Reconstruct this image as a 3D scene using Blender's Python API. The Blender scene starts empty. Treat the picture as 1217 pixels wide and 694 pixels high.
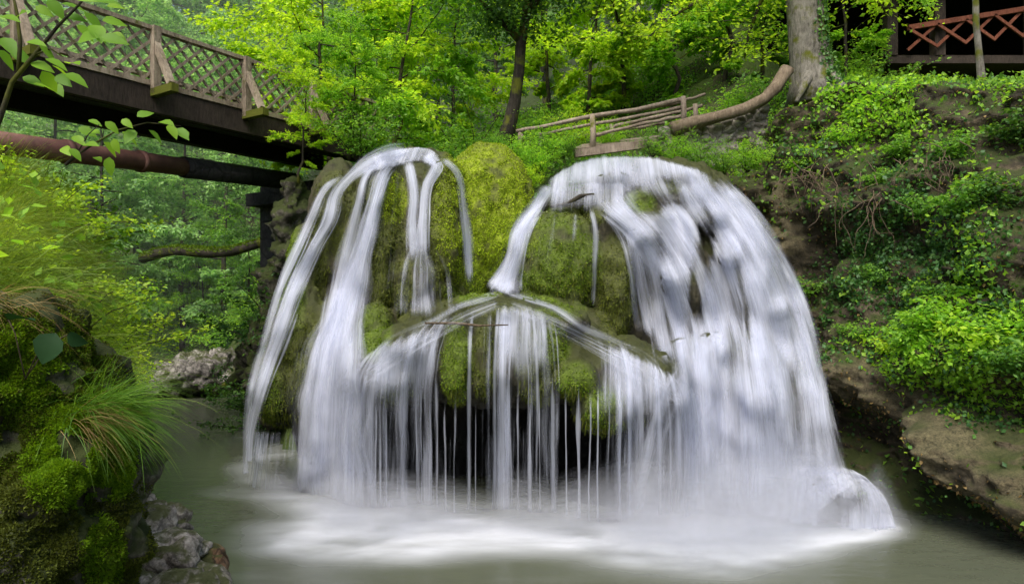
import bpy, math, random
import numpy as np
from mathutils import Vector, noise
from mathutils.bvhtree import BVHTree

random.seed(11)
RNG = np.random.default_rng(11)
SC = bpy.context.scene
COL = SC.collection
F, CX, CY, H = 800.0, 608.5, 347.0, 3.0          # focal length in photo pixels, centre, camera height
CAM = Vector((0, 0, H))


def P(px, py, Y):
    return Vector(((px - CX) * Y / F, Y, H - (py - CY) * Y / F))


def E(px, py, Y, rpx, rpy, ry):                   # an ellipsoid lobe: centre and radii in metres
    c = P(px, py, Y)
    return (c, Vector((rpx * Y / F, ry, rpy * Y / F)))


# ------------------------------------------------------------------ object helpers
def tag(o, label=None, cat=None, group=None, kind=None):
    if label: o['label'] = label
    if cat: o['category'] = cat
    if group: o['group'] = group
    if kind: o['kind'] = kind
    return o


def empty(name, loc=(0, 0, 0), label=None, cat=None, group=None):
    o = bpy.data.objects.new(name, None)
    o.empty_display_size = 0.2
    COL.objects.link(o)
    o.location = loc
    return tag(o, label, cat, group)


def link(name, me, mat=None, parent=None, loc=None):
    o = bpy.data.objects.new(name, me)
    if mat: me.materials.append(mat)
    COL.objects.link(o)
    if parent: o.parent = parent
    if loc is not None: o.location = loc
    return o


def np_mesh(name, verts, quads=None, tris=None, smooth=True):
    me = bpy.data.meshes.new(name)
    verts = np.asarray(verts, dtype=np.float32)
    nq = 0 if quads is None else len(quads)
    nt = 0 if tris is None else len(tris)
    loops = []
    if nq: loops.append(np.asarray(quads, dtype=np.int32).ravel())
    if nt: loops.append(np.asarray(tris, dtype=np.int32).ravel())
    loops = np.concatenate(loops)
    me.vertices.add(len(verts)); me.vertices.foreach_set('co', verts.ravel())
    me.loops.add(len(loops)); me.loops.foreach_set('vertex_index', loops)
    me.polygons.add(nq + nt)
    starts = np.concatenate([np.arange(nq) * 4, nq * 4 + np.arange(nt) * 3]).astype(np.int32)
    me.polygons.foreach_set('loop_start', starts)
    me.update(calc_edges=True)
    me.polygons.foreach_set('use_smooth', np.full(nq + nt, bool(smooth)))
    me.validate()
    return me


def grid_faces(nv, nu, closed=False):
    f = []
    i, j = np.meshgrid(np.arange(nv - 1), np.arange(nu if closed else nu - 1), indexing='ij')
    j2 = (j + 1) % nu
    return np.stack([i * nu + j, i * nu + j2, (i + 1) * nu + j2, (i + 1) * nu + j], -1).reshape(-1, 4)


def copy_tree(o, parent=None):
    c = o.copy(); COL.objects.link(c)
    if parent: c.parent = parent
    for ch in list(o.children): copy_tree(ch, c)
    return c


class Geo:                                         # collects pieces of one mesh
    def __init__(s): s.v = []; s.q = []; s.t = []; s.n = 0
    def add(s, v, q=None, t=None):
        v = np.asarray(v, dtype=float)
        s.v.append(v)
        if q is not None and len(q): s.q.append(np.asarray(q) + s.n)
        if t is not None and len(t): s.t.append(np.asarray(t) + s.n)
        s.n += len(v)
    def tube(s, pts, radii, sides=8, cap=True, rough=0.0):
        pts = np.array([tuple(p) for p in pts], float); n = len(pts)
        radii = np.broadcast_to(np.asarray(radii, float), (n,))
        tan = np.gradient(pts, axis=0); tan /= np.linalg.norm(tan, axis=1)[:, None] + 1e-9
        ref = np.array([0, 0, 1.0]) if abs(tan[:, 2]).mean() < .8 else np.array([1.0, 0, 0])
        a = np.cross(tan, ref); a /= np.linalg.norm(a, axis=1)[:, None] + 1e-9
        b = np.cross(tan, a)
        th = np.linspace(0, 2 * np.pi, sides, endpoint=False)
        r = radii[:, None] * np.ones((1, sides))
        if rough: r = r * (1 + rough * RNG.normal(size=r.shape))
        v = pts[:, None, :] + r[..., None] * (np.cos(th)[None, :, None] * a[:, None, :] + np.sin(th)[None, :, None] * b[:, None, :])
        q = grid_faces(n, sides, True)
        v = v.reshape(-1, 3); t = []
        if cap:
            v = np.vstack([v, pts[:1], pts[-1:]]); c0, c1 = n * sides, n * sides + 1
            for k in range(sides):
                k2 = (k + 1) % sides
                t.append((c0, k2, k)); t.append((c1, (n - 1) * sides + k, (n - 1) * sides + k2))
        s.add(v, q, t)
    def bar(s, p0, p1, w, h, up=(0, 0, 1)):        # square timber between two points
        p0 = np.array(tuple(p0), float); p1 = np.array(tuple(p1), float)
        d = p1 - p0; d /= np.linalg.norm(d)
        a = np.cross(d, np.array(up, float)); a /= np.linalg.norm(a) + 1e-9
        b = np.cross(a, d)
        v = []
        for p in (p0, p1):
            for sa, sb in ((-1, -1), (1, -1), (1, 1), (-1, 1)):
                v.append(p + a * sa * w / 2 + b * sb * h / 2)
        s.add(v, [(0, 1, 2, 3), (7, 6, 5, 4), (0, 4, 5, 1), (1, 5, 6, 2), (2, 6, 7, 3), (3, 7, 4, 0)])
    def build(s, name, mat, parent=None, smooth=True, loc=None):
        me = np_mesh(name, np.vstack(s.v), np.vstack(s.q) if s.q else None, np.vstack(s.t) if s.t else None, smooth)
        return link(name, me, mat, parent, loc)


def unit(a):
    return a / (np.linalg.norm(a, axis=-1, keepdims=True) + 1e-9)


def leaf_arrays(pos, d, n, size, aspect=0.5, detail=0):
    """many little leaves: pos base point, d growing direction, n face normal"""
    d = unit(d); n = unit(n - d * (n * d).sum(-1, keepdims=True)); s = np.cross(d, n)
    L = np.asarray(size)[:, None]; W = L * aspect
    m = len(pos)
    if detail == 0:                                # rhombus with a dropped tip
        v = np.stack([pos, pos + d * L * .45 + s * W * .5, pos + d * L - n * L * .12, pos + d * L * .45 - s * W * .5], 1)
        q = np.arange(m * 4).reshape(m, 4)
        return v.reshape(-1, 3), q
    # folded oval leaf, 2 halves x 4 quads
    ts = np.array([0, .18, .42, .72, 1.0]); ws = np.array([.03, .40, .5, .33, .02])
    rows = []
    for t, w in zip(ts, ws):
        c = pos + d * L * t - n * L * .22 * t * t
        rows.append(np.stack([c + s * W * w + n * W * w * .25, c, c - s * W * w + n * W * w * .25], 1))
    v = np.stack(rows, 1).reshape(m, 15, 3)
    base = []
    for i in range(4):
        for j in range(2):
            base.append((i * 3 + j, i * 3 + j + 1, (i + 1) * 3 + j + 1, (i + 1) * 3 + j))
    q = (np.array(base)[None] + (np.arange(m) * 15)[:, None, None]).reshape(-1, 4)
    return v.reshape(-1, 3), q


def blade_arrays(pos, d, L, w, droop, seg=5):
    m = len(pos); d = unit(d); rows = []
    side = unit(np.cross(d, np.array([0, 0, 1.0]) + RNG.normal(size=(m, 3)) * .5))
    c = pos.copy(); cur = d.copy(); L = np.asarray(L)[:, None]; w = np.asarray(w)[:, None]
    droop = np.asarray(droop)[:, None] if np.ndim(droop) else droop
    for i in range(seg + 1):
        t = i / seg
        ww = w * (1 - t) ** .7 + w * .06
        rows.append(np.stack([c + side * ww / 2, c - side * ww / 2], 1))
        cur = unit(cur + np.array([0, 0, -1.0]) * droop * (0.35 + t))
        c = c + cur * L / seg
    v = np.stack(rows, 1).reshape(m, (seg + 1) * 2, 3)
    base = [(i * 2, i * 2 + 1, i * 2 + 3, i * 2 + 2) for i in range(seg)]
    q = (np.array(base)[None] + (np.arange(m) * (seg + 1) * 2)[:, None, None]).reshape(-1, 4)
    return v.reshape(-1, 3), q


# ------------------------------------------------------------------ node materials
class NT:
    def __init__(s, name, disp=False):
        s.m = bpy.data.materials.new(name); s.m.use_nodes = True
        s.t = s.m.node_tree; s.t.nodes.clear()
        s.out = s.t.nodes.new('ShaderNodeOutputMaterial')
    def n(s, typ, **kw):
        nd = s.t.nodes.new(typ)
        for k, v in kw.items():
            if k.startswith('i_'):
                nd.inputs[k[2:].replace('_', ' ')].default_value = v
            else: setattr(nd, k, v)
        return nd
    def l(s, a, b): s.t.links.new(a, b)
    def noise(s, scale, vec=None, detail=6, rough=.6, out='Fac'):
        nd = s.n('ShaderNodeTexNoise'); nd.inputs['Scale'].default_value = scale
        nd.inputs['Detail'].default_value = detail; nd.inputs['Roughness'].default_value = rough
        if vec is not None: s.l(vec, nd.inputs['Vector'])
        return nd.outputs[out]
    def ramp(s, fac, stops):
        nd = s.n('ShaderNodeValToRGB'); cr = nd.color_ramp
        while len(cr.elements) < len(stops): cr.elements.new(.5)
        for e, (p, c) in zip(cr.elements, stops):
            e.position = p; e.color = (*c, 1) if len(c) == 3 else c
        s.l(fac, nd.inputs['Fac']); return nd.outputs['Color']
    def math(s, op, a, b=None, clamp=False):
        nd = s.n('ShaderNodeMath', operation=op, use_clamp=clamp)
        for i, x in enumerate((a, b)):
            if x is None: continue
            if isinstance(x, (int, float)): nd.inputs[i].default_value = x
            else: s.l(x, nd.inputs[i])
        return nd.outputs[0]
    def mix(s, fac, a, b, blend='MIX'):
        nd = s.n('ShaderNodeMix', data_type='RGBA', blend_type=blend)
        for i, x in ((0, fac), (6, a), (7, b)):
            if isinstance(x, (int, float)): nd.inputs[i].default_value = x
            elif isinstance(x, tuple): nd.inputs[i].default_value = (*x, 1)
            else: s.l(x, nd.inputs[i])
        return nd.outputs[2]
    def attr(s, name, out='Fac'):
        return s.n('ShaderNodeAttribute', attribute_name=name).outputs[out]
    def pos(s, scale=(1, 1, 1), rot=(0, 0, 0), obj=False):
        c = s.n('ShaderNodeTexCoord').outputs['Object'] if obj else s.n('ShaderNodeNewGeometry').outputs['Position']
        mp = s.n('ShaderNodeMapping'); mp.inputs['Scale'].default_value = scale; mp.inputs['Rotation'].default_value = rot
        s.l(c, mp.inputs['Vector']); return mp.outputs['Vector']
    def bump(s, h, strength=.5, dist=.02):
        b = s.n('ShaderNodeBump'); b.inputs['Strength'].default_value = strength; b.inputs['Distance'].default_value = dist
        s.l(h, b.inputs['Height']); return b.outputs['Normal']
    def principled(s, color, rough=.8, normal=None, spec=.3):
        p = s.n('ShaderNodeBsdfPrincipled')
        if isinstance(color, tuple): p.inputs['Base Color'].default_value = (*color, 1)
        else: s.l(color, p.inputs['Base Color'])
        if isinstance(rough, (int, float)): p.inputs['Roughness'].default_value = rough
        else: s.l(rough, p.inputs['Roughness'])
        p.inputs['Specular IOR Level'].default_value = spec
        if normal is not None: s.l(normal, p.inputs['Normal'])
        return p
    def done(s, shader):
        s.l(shader, s.out.inputs['Surface']); return s.m


def leaf_mat(name, cols, trans=.5, gloss=.025, tcol=None, gain=1.7, clump=.55, cdark=.6):
    """cols: dark, middle, light base colours chosen leaf by leaf, shifted from plant to plant"""
    k = NT(name)
    r = k.n('ShaderNodeNewGeometry').outputs['Random Per Island']
    orr = k.n('ShaderNodeObjectInfo').outputs['Random']
    f = k.math('ADD', k.math('MULTIPLY', r, .7), k.math('MULTIPLY', orr, .3))
    cols = [tuple(min(x * gain, .8) for x in cc) for cc in cols]
    c = k.ramp(f, [(0.05, cols[0]), (.5, cols[1]), (.95, cols[2])])
    big = k.noise(clump, k.pos(), 3, .6)
    c = k.mix(k.math('MULTIPLY', k.math('SUBTRACT', .52, big, True), 2.2, True), c, tuple(x * cdark for x in cols[0]))
    d = k.n('ShaderNodeBsdfDiffuse'); k.l(c, d.inputs['Color'])
    t = k.n('ShaderNodeBsdfTranslucent')
    tc = k.mix(1.0, c, tcol or (1.6, 1.5, .8), 'MULTIPLY'); k.l(tc, t.inputs['Color'])
    m = k.n('ShaderNodeMixShader'); m.inputs[0].default_value = trans
    k.l(d.outputs[0], m.inputs[1]); k.l(t.outputs[0], m.inputs[2])
    g = k.n('ShaderNodeBsdfGlossy'); g.inputs['Roughness'].default_value = .55; g.inputs['Color'].default_value = (.8, .85, .8, 1)
    m2 = k.n('ShaderNodeMixShader'); m2.inputs[0].default_value = gloss
    k.l(m.outputs[0], m2.inputs[1]); k.l(g.outputs[0], m2.inputs[2])
    return k.done(m2.outputs[0])


def rock_mat(name, dark, mid, light, moss=(.055, .085, .012), moss_amt=.5, wet=.6, scale=1.0, attr=None, cave_shade=False, cracks=.55):
    k = NT(name)
    pv = k.pos()
    n1 = k.noise(1.3 * scale, pv, 8, .65)
    n2 = k.noise(9 * scale, pv, 8, .7)
    n3 = k.noise(38 * scale, pv, 4, .7)
    f = k.math('ADD', k.math('MULTIPLY', n1, .5), k.math('MULTIPLY', n2, .5))
    c = k.ramp(f, [(.38, dark), (.5, mid), (.63, light)])
    vo = k.n('ShaderNodeTexVoronoi', feature='DISTANCE_TO_EDGE'); vo.inputs['Scale'].default_value = 2.6 * scale
    wv = k.mix(.12, pv, k.noise(3 * scale, pv, 4, .6, 'Color')); k.l(wv, vo.inputs['Vector'])
    crack = k.math('MULTIPLY', k.math('SUBTRACT', 1.0, k.math('MULTIPLY', vo.outputs['Distance'], 14, True)), cracks)
    c = k.mix(crack, c, tuple(x * .3 for x in dark))
    nz = k.n('ShaderNodeSeparateXYZ'); k.l(k.n('ShaderNodeNewGeometry').outputs['Normal'], nz.inputs[0])
    mm = k.math('ADD', k.math('MULTIPLY', nz.outputs['Z'], .35), k.math('SUBTRACT', k.noise(1.9 * scale, pv, 7, .65), .5 - .45 * (moss_amt - .5)))
    mm = k.math('MULTIPLY', k.math('SUBTRACT', mm, .08), 7, True)
    mc = k.mix(n2, tuple(x * .45 for x in moss), tuple(x * 1.5 for x in moss))
    c = k.mix(k.math('MULTIPLY', mm, .9), c, mc)
    if attr:
        an = k.n('ShaderNodeAttribute', attribute_name=attr)
        ac = k.mix(.85, an.outputs['Color'], k.ramp(k.math('ADD', k.math('MULTIPLY', n3, .5), k.math('MULTIPLY', n2, .5)), [(.38, (.18, .18, .18)), (.62, (1.8, 1.8, 1.8))]), 'MULTIPLY')
        c = k.mix(an.outputs['Alpha'], c, ac)
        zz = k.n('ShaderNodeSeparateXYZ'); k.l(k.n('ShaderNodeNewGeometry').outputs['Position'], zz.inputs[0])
        c = k.mix(k.math('MULTIPLY', k.math('SUBTRACT', 1.9, zz.outputs['Z']), .9, True), c, (.006, .0055, .005)) if cave_shade else c  # cave shade painted in: rock blends to near-black towards the waterline
    hgt = k.math('ADD', k.math('MULTIPLY', n2, .7), k.math('ADD', k.math('MULTIPLY', n3, .35), k.math('MULTIPLY', crack, -.5)))
    p = k.principled(c, k.math('ADD', k.math('MULTIPLY', n2, .5), 1 - wet, True), k.bump(hgt, .9, .05 / scale), .35)
    return k.done(p.outputs[0])


def wood_mat(name, dark, light, moss=0.0, scale=1.0):
    k = NT(name)
    pv = k.pos((1, 1, 1))
    n1 = k.noise(2.2 * scale, pv, 8, .75); n2 = k.noise(24 * scale, k.pos((1, 1, .22)), 8, .75)
    c = k.ramp(k.math('ADD', k.math('MULTIPLY', n1, .5), k.math('MULTIPLY', n2, .5)), [(.40, dark), (.60, light)])
    if moss:
        mm = k.math('MULTIPLY', k.math('SUBTRACT', k.noise(3.5, pv, 6, .6), .62 - moss * .3), 8, True)
        c = k.mix(mm, c, (.10, .11, .012))
    return k.done(k.principled(c, .85, k.bump(n2, 1.0, .03), .2).outputs[0])


M = {}
M['leaf_lime'] = leaf_mat('leaf_lime', [(.085, .150, .010), (.170, .265, .014), (.270, .360, .026)], .55, gain=2.4)
M['leaf_bright'] = leaf_mat('leaf_bright', [(.050, .120, .012), (.105, .210, .018), (.180, .290, .024)], .54, gain=2.35)
M['leaf_mid'] = leaf_mat('leaf_mid', [(.030, .080, .014), (.062, .138, .018), (.120, .210, .024)], .52, gain=2.5)
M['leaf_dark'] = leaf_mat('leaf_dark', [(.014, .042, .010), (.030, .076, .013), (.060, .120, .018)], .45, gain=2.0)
M['leaf_haze'] = leaf_mat('leaf_haze', [(.060, .110, .045), (.105, .180, .060), (.170, .250, .075)], .5, tcol=(1.4, 1.4, .95), gain=3.0)  # far trees: distance haze put into the leaf colour itself
M['leaf_ivy'] = leaf_mat('leaf_ivy', [(.016, .055, .014), (.036, .100, .018), (.080, .165, .022)], .3, .04)
M['leaf_deep'] = leaf_mat('leaf_deep', [(.010, .035, .012), (.014, .045, .014), (.020, .060, .016)], .2, .02, gain=1.0)
M['leaf_near'] = leaf_mat('leaf_near', [(.075, .165, .014), (.120, .230, .018), (.175, .290, .022)], .55, .02)
M['grass'] = leaf_mat('grass_blade', [(.055, .095, .014), (.105, .165, .018), (.190, .230, .034)], .45)
M['grass_green'] = leaf_mat('grass_fresh', [(.045, .110, .012), (.090, .180, .016), (.150, .250, .020)], .45)
M['grass_dry'] = leaf_mat('grass_dry', [(.110, .070, .028), (.190, .125, .045), (.280, .200, .075)], .35, tcol=(1.2, 1.1, .9))
M['moss_bright'] = leaf_mat('moss_bright', [(.070, .095, .006), (.115, .165, .008), (.190, .235, .010)], .3, .01, gain=2.6, clump=4.5, cdark=.42)
M['moss_green'] = leaf_mat('moss_green', [(.045, .085, .005), (.075, .125, .008), (.120, .170, .010)], .3, .01, gain=1.55, clump=4.5, cdark=.42)
M['moss_lush'] = leaf_mat('moss_lush', [(.060, .120, .006), (.120, .210, .008), (.180, .270, .012)], .4, .01, gain=1.6, clump=5, cdark=.35)
M['moss_olive'] = leaf_mat('moss_olive', [(.034, .040, .008), (.062, .080, .012), (.105, .120, .016)], .25, .01, gain=1.4, clump=4.5, cdark=.42)
M['mound'] = rock_mat('wet_tufa', (.014, .012, .008), (.042, .038, .020), (.095, .082, .050), (.040, .046, .008), .6, .55, 1.2, attr='moss', cave_shade=True, cracks=0.0)
M['cliff'] = rock_mat('cliff_rock', (.016, .013, .009), (.054, .044, .028), (.17, .135, .085), (.036, .050, .010), .55, .3, 1.1, attr='tan', cracks=.25)
M['bank_rock'] = rock_mat('bank_rock', (.030, .024, .016), (.10, .078, .05), (.24, .19, .12), (.050, .066, .012), .5, .4, 1.6)
M['boulder'] = rock_mat('grey_boulder', (.045, .042, .040), (.22, .20, .19), (.55, .52, .49), (.05, .06, .012), .26, .35, 1.6)
M['shore_rock'] = rock_mat('shore_rock', (.07, .06, .052), (.30, .265, .235), (.62, .57, .52), (.06, .07, .015), .28, .35, 2.2)
M['brown_rock'] = rock_mat('brown_rock', (.035, .022, .012), (.17, .095, .05), (.34, .21, .12), (.05, .06, .012), .35, .5, 1.8)
M['outcrop'] = rock_mat('outcrop_rock', (.018, .017, .012), (.065, .060, .044), (.22, .20, .165), (.040, .055, .010), .78, .3, 1.8, cracks=.2)
M['soil'] = rock_mat('soil', (.022, .018, .010), (.055, .042, .022), (.10, .078, .042), (.065, .105, .018), .72, .1, .8)
M['stone_wall'] = rock_mat('mortared_stone', (.10, .09, .075), (.24, .215, .185), (.36, .33, .29), (.06, .08, .02), .36, .2, 1.8)
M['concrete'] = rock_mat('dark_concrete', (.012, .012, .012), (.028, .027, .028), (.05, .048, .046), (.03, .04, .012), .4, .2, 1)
M['wood_grey'] = wood_mat('weathered_wood', (.15, .115, .082), (.42, .345, .265), .12)
M['wood_dark'] = wood_mat('tarred_wood', (.008, .007, .007), (.026, .022, .020), 0)
M['wood_fascia'] = wood_mat('fascia_wood', (.022, .017, .014), (.060, .045, .036), 0)
M['wood_moss'] = wood_mat('mossy_wood', (.13, .10, .05), (.28, .23, .10), 1.3)
M['wood_red'] = wood_mat('red_brown_wood', (.11, .035, .022), (.24, .085, .05), 0)
M['wood_rail'] = wood_mat('pole_rail_wood', (.14, .105, .08), (.38, .31, .25), 0)
M['wood_log'] = wood_mat('log_bark', (.10, .072, .05), (.27, .21, .15), .05)
M['bark'] = wood_mat('bark_dark', (.018, .015, .012), (.065, .055, .042), .35)
M['bark_beech'] = wood_mat('bark_beech', (.060, .055, .044), (.27, .25, .215), .32, .9)
M['twig'] = wood_mat('twig_brown', (.06, .042, .028), (.20, .15, .10), 0)
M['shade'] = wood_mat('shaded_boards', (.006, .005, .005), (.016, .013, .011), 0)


def rust_mat():
    k = NT('rusty_pipe')
    n = k.noise(3, k.pos(), 8, .7)
    c = k.ramp(n, [(.3, (.07, .032, .027)), (.55, (.135, .060, .048)), (.75, (.24, .135, .105))])
    return k.done(k.principled(c, .7, k.bump(n, .3, .01), .3).outputs[0])
M['rust'] = rust_mat()


def fall_mat(name, colour=(.70, .73, .85), fx=14.0, fine=75.0, amax=.92, soft=1.0, vs_=1.0, fw=.19):
    k = NT(name)
    uv = k.n('ShaderNodeUVMap', uv_map='flow').outputs[0]
    def nz(sx, sy, det):
        mp = k.n('ShaderNodeMapping'); mp.inputs['Scale'].default_value = (sx, sy, 1); k.l(uv, mp.inputs['Vector'])
        return k.noise(1.0, mp.outputs[0], det, .5)
    a = nz(fx, vs_ * .55, 3); b = nz(fine, vs_ * 1.1, 2); c = nz(4.5, vs_ * .8, 2)
    s = k.math('ADD', k.math('ADD', k.math('MULTIPLY', a, .42), k.math('MULTIPLY', b, fw)), k.math('MULTIPLY', c, .58 - fw))
    s = k.math('MULTIPLY', k.math('SUBTRACT', s, .30), 2.5)          # about 0..1
    d = k.attr('dens')
    x = k.math('DIVIDE', k.math('SUBTRACT', s, k.math('SUBTRACT', 1.0, d)), soft, True)
    x = k.math('MULTIPLY', k.math('MULTIPLY', x, x), k.math('SUBTRACT', 3.0, k.math('MULTIPLY', x, 2.0)))
    alpha = k.math('MULTIPLY', k.math('MULTIPLY', x, amax), k.math('MULTIPLY', d, 1.35, True))
    df = k.n('ShaderNodeBsdfDiffuse'); df.inputs['Color'].default_value = (*colour, 1)
    tr = k.n('ShaderNodeBsdfTranslucent'); tr.inputs['Color'].default_value = (*colour, 1)
    mx = k.n('ShaderNodeMixShader'); mx.inputs[0].default_value = .42
    k.l(df.outputs[0], mx.inputs[1]); k.l(tr.outputs[0], mx.inputs[2])
    tp = k.n('ShaderNodeBsdfTransparent')
    m2 = k.n('ShaderNodeMixShader'); k.l(alpha, m2.inputs[0]); k.l(tp.outputs[0], m2.inputs[1]); k.l(mx.outputs[0], m2.inputs[2])
    return k.done(m2.outputs[0])
M['fall'] = fall_mat('falling_water')
M['broad'] = fall_mat('falling_sheet', fx=9.0, fine=60.0, amax=.88, soft=1.0, vs_=1.15, fw=.21)
M['filament'] = fall_mat('falling_filaments', fx=26.0, fine=80.0, amax=.8, soft=.6, fw=.28)


def mist_mat():
    k = NT('spray_mist')
    n = k.noise(1.0, k.pos((1.6, 2.2, 1.2)), 4, .5)
    a = k.math('MULTIPLY', k.attr('dens'), k.math('ADD', k.math('MULTIPLY', n, 1.3), -.05, True), True)
    df = k.n('ShaderNodeBsdfDiffuse'); df.inputs['Color'].default_value = (.68, .70, .77, 1)
    tr = k.n('ShaderNodeBsdfTranslucent'); tr.inputs['Color'].default_value = (.68, .70, .77, 1)
    mx = k.n('ShaderNodeMixShader'); mx.inputs[0].default_value = .5
    k.l(df.outputs[0], mx.inputs[1]); k.l(tr.outputs[0], mx.inputs[2])
    tp = k.n('ShaderNodeBsdfTransparent')
    m2 = k.n('ShaderNodeMixShader'); k.l(a, m2.inputs[0]); k.l(tp.outputs[0], m2.inputs[1]); k.l(mx.outputs[0], m2.inputs[2])
    return k.done(m2.outputs[0])
M['mist'] = mist_mat()


def river_mat():
    k = NT('river_water')
    f = k.attr('foam')
    n = k.noise(1.0, k.pos((.9, 3.2, 1)), 5, .55)
    f = k.math('MULTIPLY', f, k.math('ADD', k.math('MULTIPLY', n, .8), .45), True)
    f = k.math('MULTIPLY', f, 1.0, True)
    base = k.mix(k.noise(.5, k.pos((1, 1, 1)), 3), (.078, .088, .060), (.108, .118, .082))
    c = k.mix(f, base, (.62, .64, .70))
    h = k.noise(1.0, k.pos((2.2, 5.0, 1)), 3, .5)
    p = k.principled(c, k.math('ADD', .20, k.math('MULTIPLY', f, .6), True), k.bump(h, .25, .05), .5)
    return k.done(p.outputs[0])
M['river'] = river_mat()

# ------------------------------------------------------------------ terrain
RIVER = np.array([(-1.4, -60), (-1.6, 0), (-2.1, 3), (-3.1, 5), (-4.7, 8), (-7.2, 12), (-12.3, 20), (-19, 30), (-28, 38), (-60, 44),
                  (-60, 52), (-24, 38), (-17, 34.5), (-12.5, 29), (-10.6, 24), (-7.6, 21), (-5.3, 16), (-4.4, 13), (-3.4, 12.3), (0, 12.6), (3, 12.4),
                  (4.6, 10.9), (5.35, 9.3), (5.7, 7.5), (6.3, 5), (7.2, 2), (8.5, -10), (9, -60)], float)


def river_dist(x, y):
    x = np.asarray(x, float); y = np.asarray(y, float)
    d = np.full(x.shape, 1e9); ins = np.zeros(x.shape, bool)
    n = len(RIVER)
    for i in range(n):
        a = RIVER[i]; b = RIVER[(i + 1) % n]; e = b - a
        t = np.clip(((x - a[0]) * e[0] + (y - a[1]) * e[1]) / (e @ e), 0, 1)
        d = np.minimum(d, np.hypot(x - a[0] - t * e[0], y - a[1] - t * e[1]))
        c = ((a[1] > y) != (b[1] > y)) & (x < (b[0] - a[0]) * (y - a[1]) / (b[1] - a[1] + 1e-12) + a[0])
        ins ^= c
    return np.where(ins, -d, d)


def ground(x, y):
    x = np.asarray(x, float); y = np.asarray(y, float)
    d = river_dist(x, y)
    w = np.clip((x + 11) / 3.0, 0, 1)                       # 0 on the left and far banks, 1 behind the falls and on the right
    s = (3.0 - 1.1 * np.clip((16 - y) / 6, 0, 1)) * (1 - w) + 1.05 * w
    dp = np.maximum(d - .95 * np.clip((x - 2.2) / 1.2, 0, 1) * np.clip((13.5 - y) / 1.5, 0, 1), 0)
    h = 5.9 * (1 - np.exp(-dp / s)) + .55 * np.maximum(dp - 3.5, 0)
    right = np.clip((x - 3) / 2.5, 0, 1) * np.clip((dp - .5) / 3, 0, 1)
    h = h + right * 1.5
    cap = 3.3 + .30 * np.maximum(y - 6, 0)
    h = np.where((x < -1) & (y < 14), np.where(h > cap, cap + (h - cap) * .15, h), h)
    h = h * np.where(x < 0, np.clip((y + 1.0) / 4.5, .12, 1), 1)
    h = np.where((x > 7.5) & (y > 14) & (y < 25), np.minimum(h, 8.6), h)
    h = np.where((x > 5.8) & (y > 3) & (y < 25), np.minimum(h, 2.45 + .325 * y), h)
    return np.where(d < 0, np.maximum(d * .8, -1.0), h) - .05


def gz(x, y): return float(ground(np.array([x]), np.array([y]))[0])


xs = np.sinh(np.linspace(-4.2, 4.2, 250)) * 4.0
ys = np.concatenate([-np.sinh(np.linspace(3.2, 0, 50)[:-1]) * 5, np.linspace(0, 16, 60)[:-1], 16 + np.sinh(np.linspace(0, 3.4, 90)) * 10])
gx, gy = np.meshgrid(xs, ys)
gh = ground(gx, gy)
bump = np.array([noise.fractal(Vector((a * .35, b * .35, 3.3)), 1.0, 2.0, 5) for a, b in zip(gx.ravel(), gy.ravel())]).reshape(gx.shape)
gh = gh + np.where(gh > .2, bump * .35, bump * .05)
me = np_mesh('ground', np.stack([gx, gy, gh], -1).reshape(-1, 3), grid_faces(len(ys), len(xs)))
tag(link('ground', me, M['soil']), kind='structure')


# ------------------------------------------------------------------ lobed rock meshes
def ico(sub=3):
    import bmesh
    bm = bmesh.new(); bmesh.ops.create_icosphere(bm, subdivisions=sub, radius=1)
    v = np.array([x.co[:] for x in bm.verts]); f = np.array([[a.index for a in x.verts] for x in bm.faces]); bm.free()
    return v, f
ICO = ico(4)


def blob_mesh(name, lobes, voxel, smooth_it, disp):
    g = Geo()
    for c, r in lobes:
        g.add(ICO[0] * np.array(r) + np.array(c), None, ICO[1])
    me = np_mesh(name, np.vstack(g.v), None, np.vstack(g.t))
    tmp = bpy.data.objects.new('tmp', me); COL.objects.link(tmp)
    md = tmp.modifiers.new('r', 'REMESH'); md.mode = 'VOXEL'; md.voxel_size = voxel
    if smooth_it:
        ms = tmp.modifiers.new('s', 'SMOOTH'); ms.iterations = smooth_it; ms.factor = .5
    dg = bpy.context.evaluated_depsgraph_get()
    out = bpy.data.meshes.new_from_object(tmp.evaluated_get(dg))
    bpy.data.objects.remove(tmp); bpy.data.meshes.remove(me)
    out.name = name
    n = len(out.vertices)
    co = np.empty(n * 3, np.float32); out.vertices.foreach_get('co', co); co = co.reshape(-1, 3)
    no = np.empty(n * 3, np.float32); out.vertices.foreach_get('normal', no); no = no.reshape(-1, 3)
    dv = np.empty(n)
    for i in range(n):
        dv[i] = disp(Vector(co[i]), no[i])
    co = co + no * dv[:, None]
    out.vertices.foreach_set('co', co.astype(np.float32).ravel())
    out.polygons.foreach_set('use_smooth', np.ones(len(out.polygons), bool))
    out.update()
    return out


def fbm(p, s, o=5, z=1.0, off=0.0):
    return noise.fractal(Vector((p.x * s + off, p.y * s + off, p.z * s * z)), 1.0, 2.0, o)


def mesh_arrays(me):
    me.calc_loop_triangles()
    n = len(me.vertices); co = np.empty(n * 3, np.float32); me.vertices.foreach_get('co', co)
    t = np.empty(len(me.loop_triangles) * 3, np.int32); me.loop_triangles.foreach_get('vertices', t)
    return co.reshape(-1, 3).astype(float), t.reshape(-1, 3)


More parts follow.
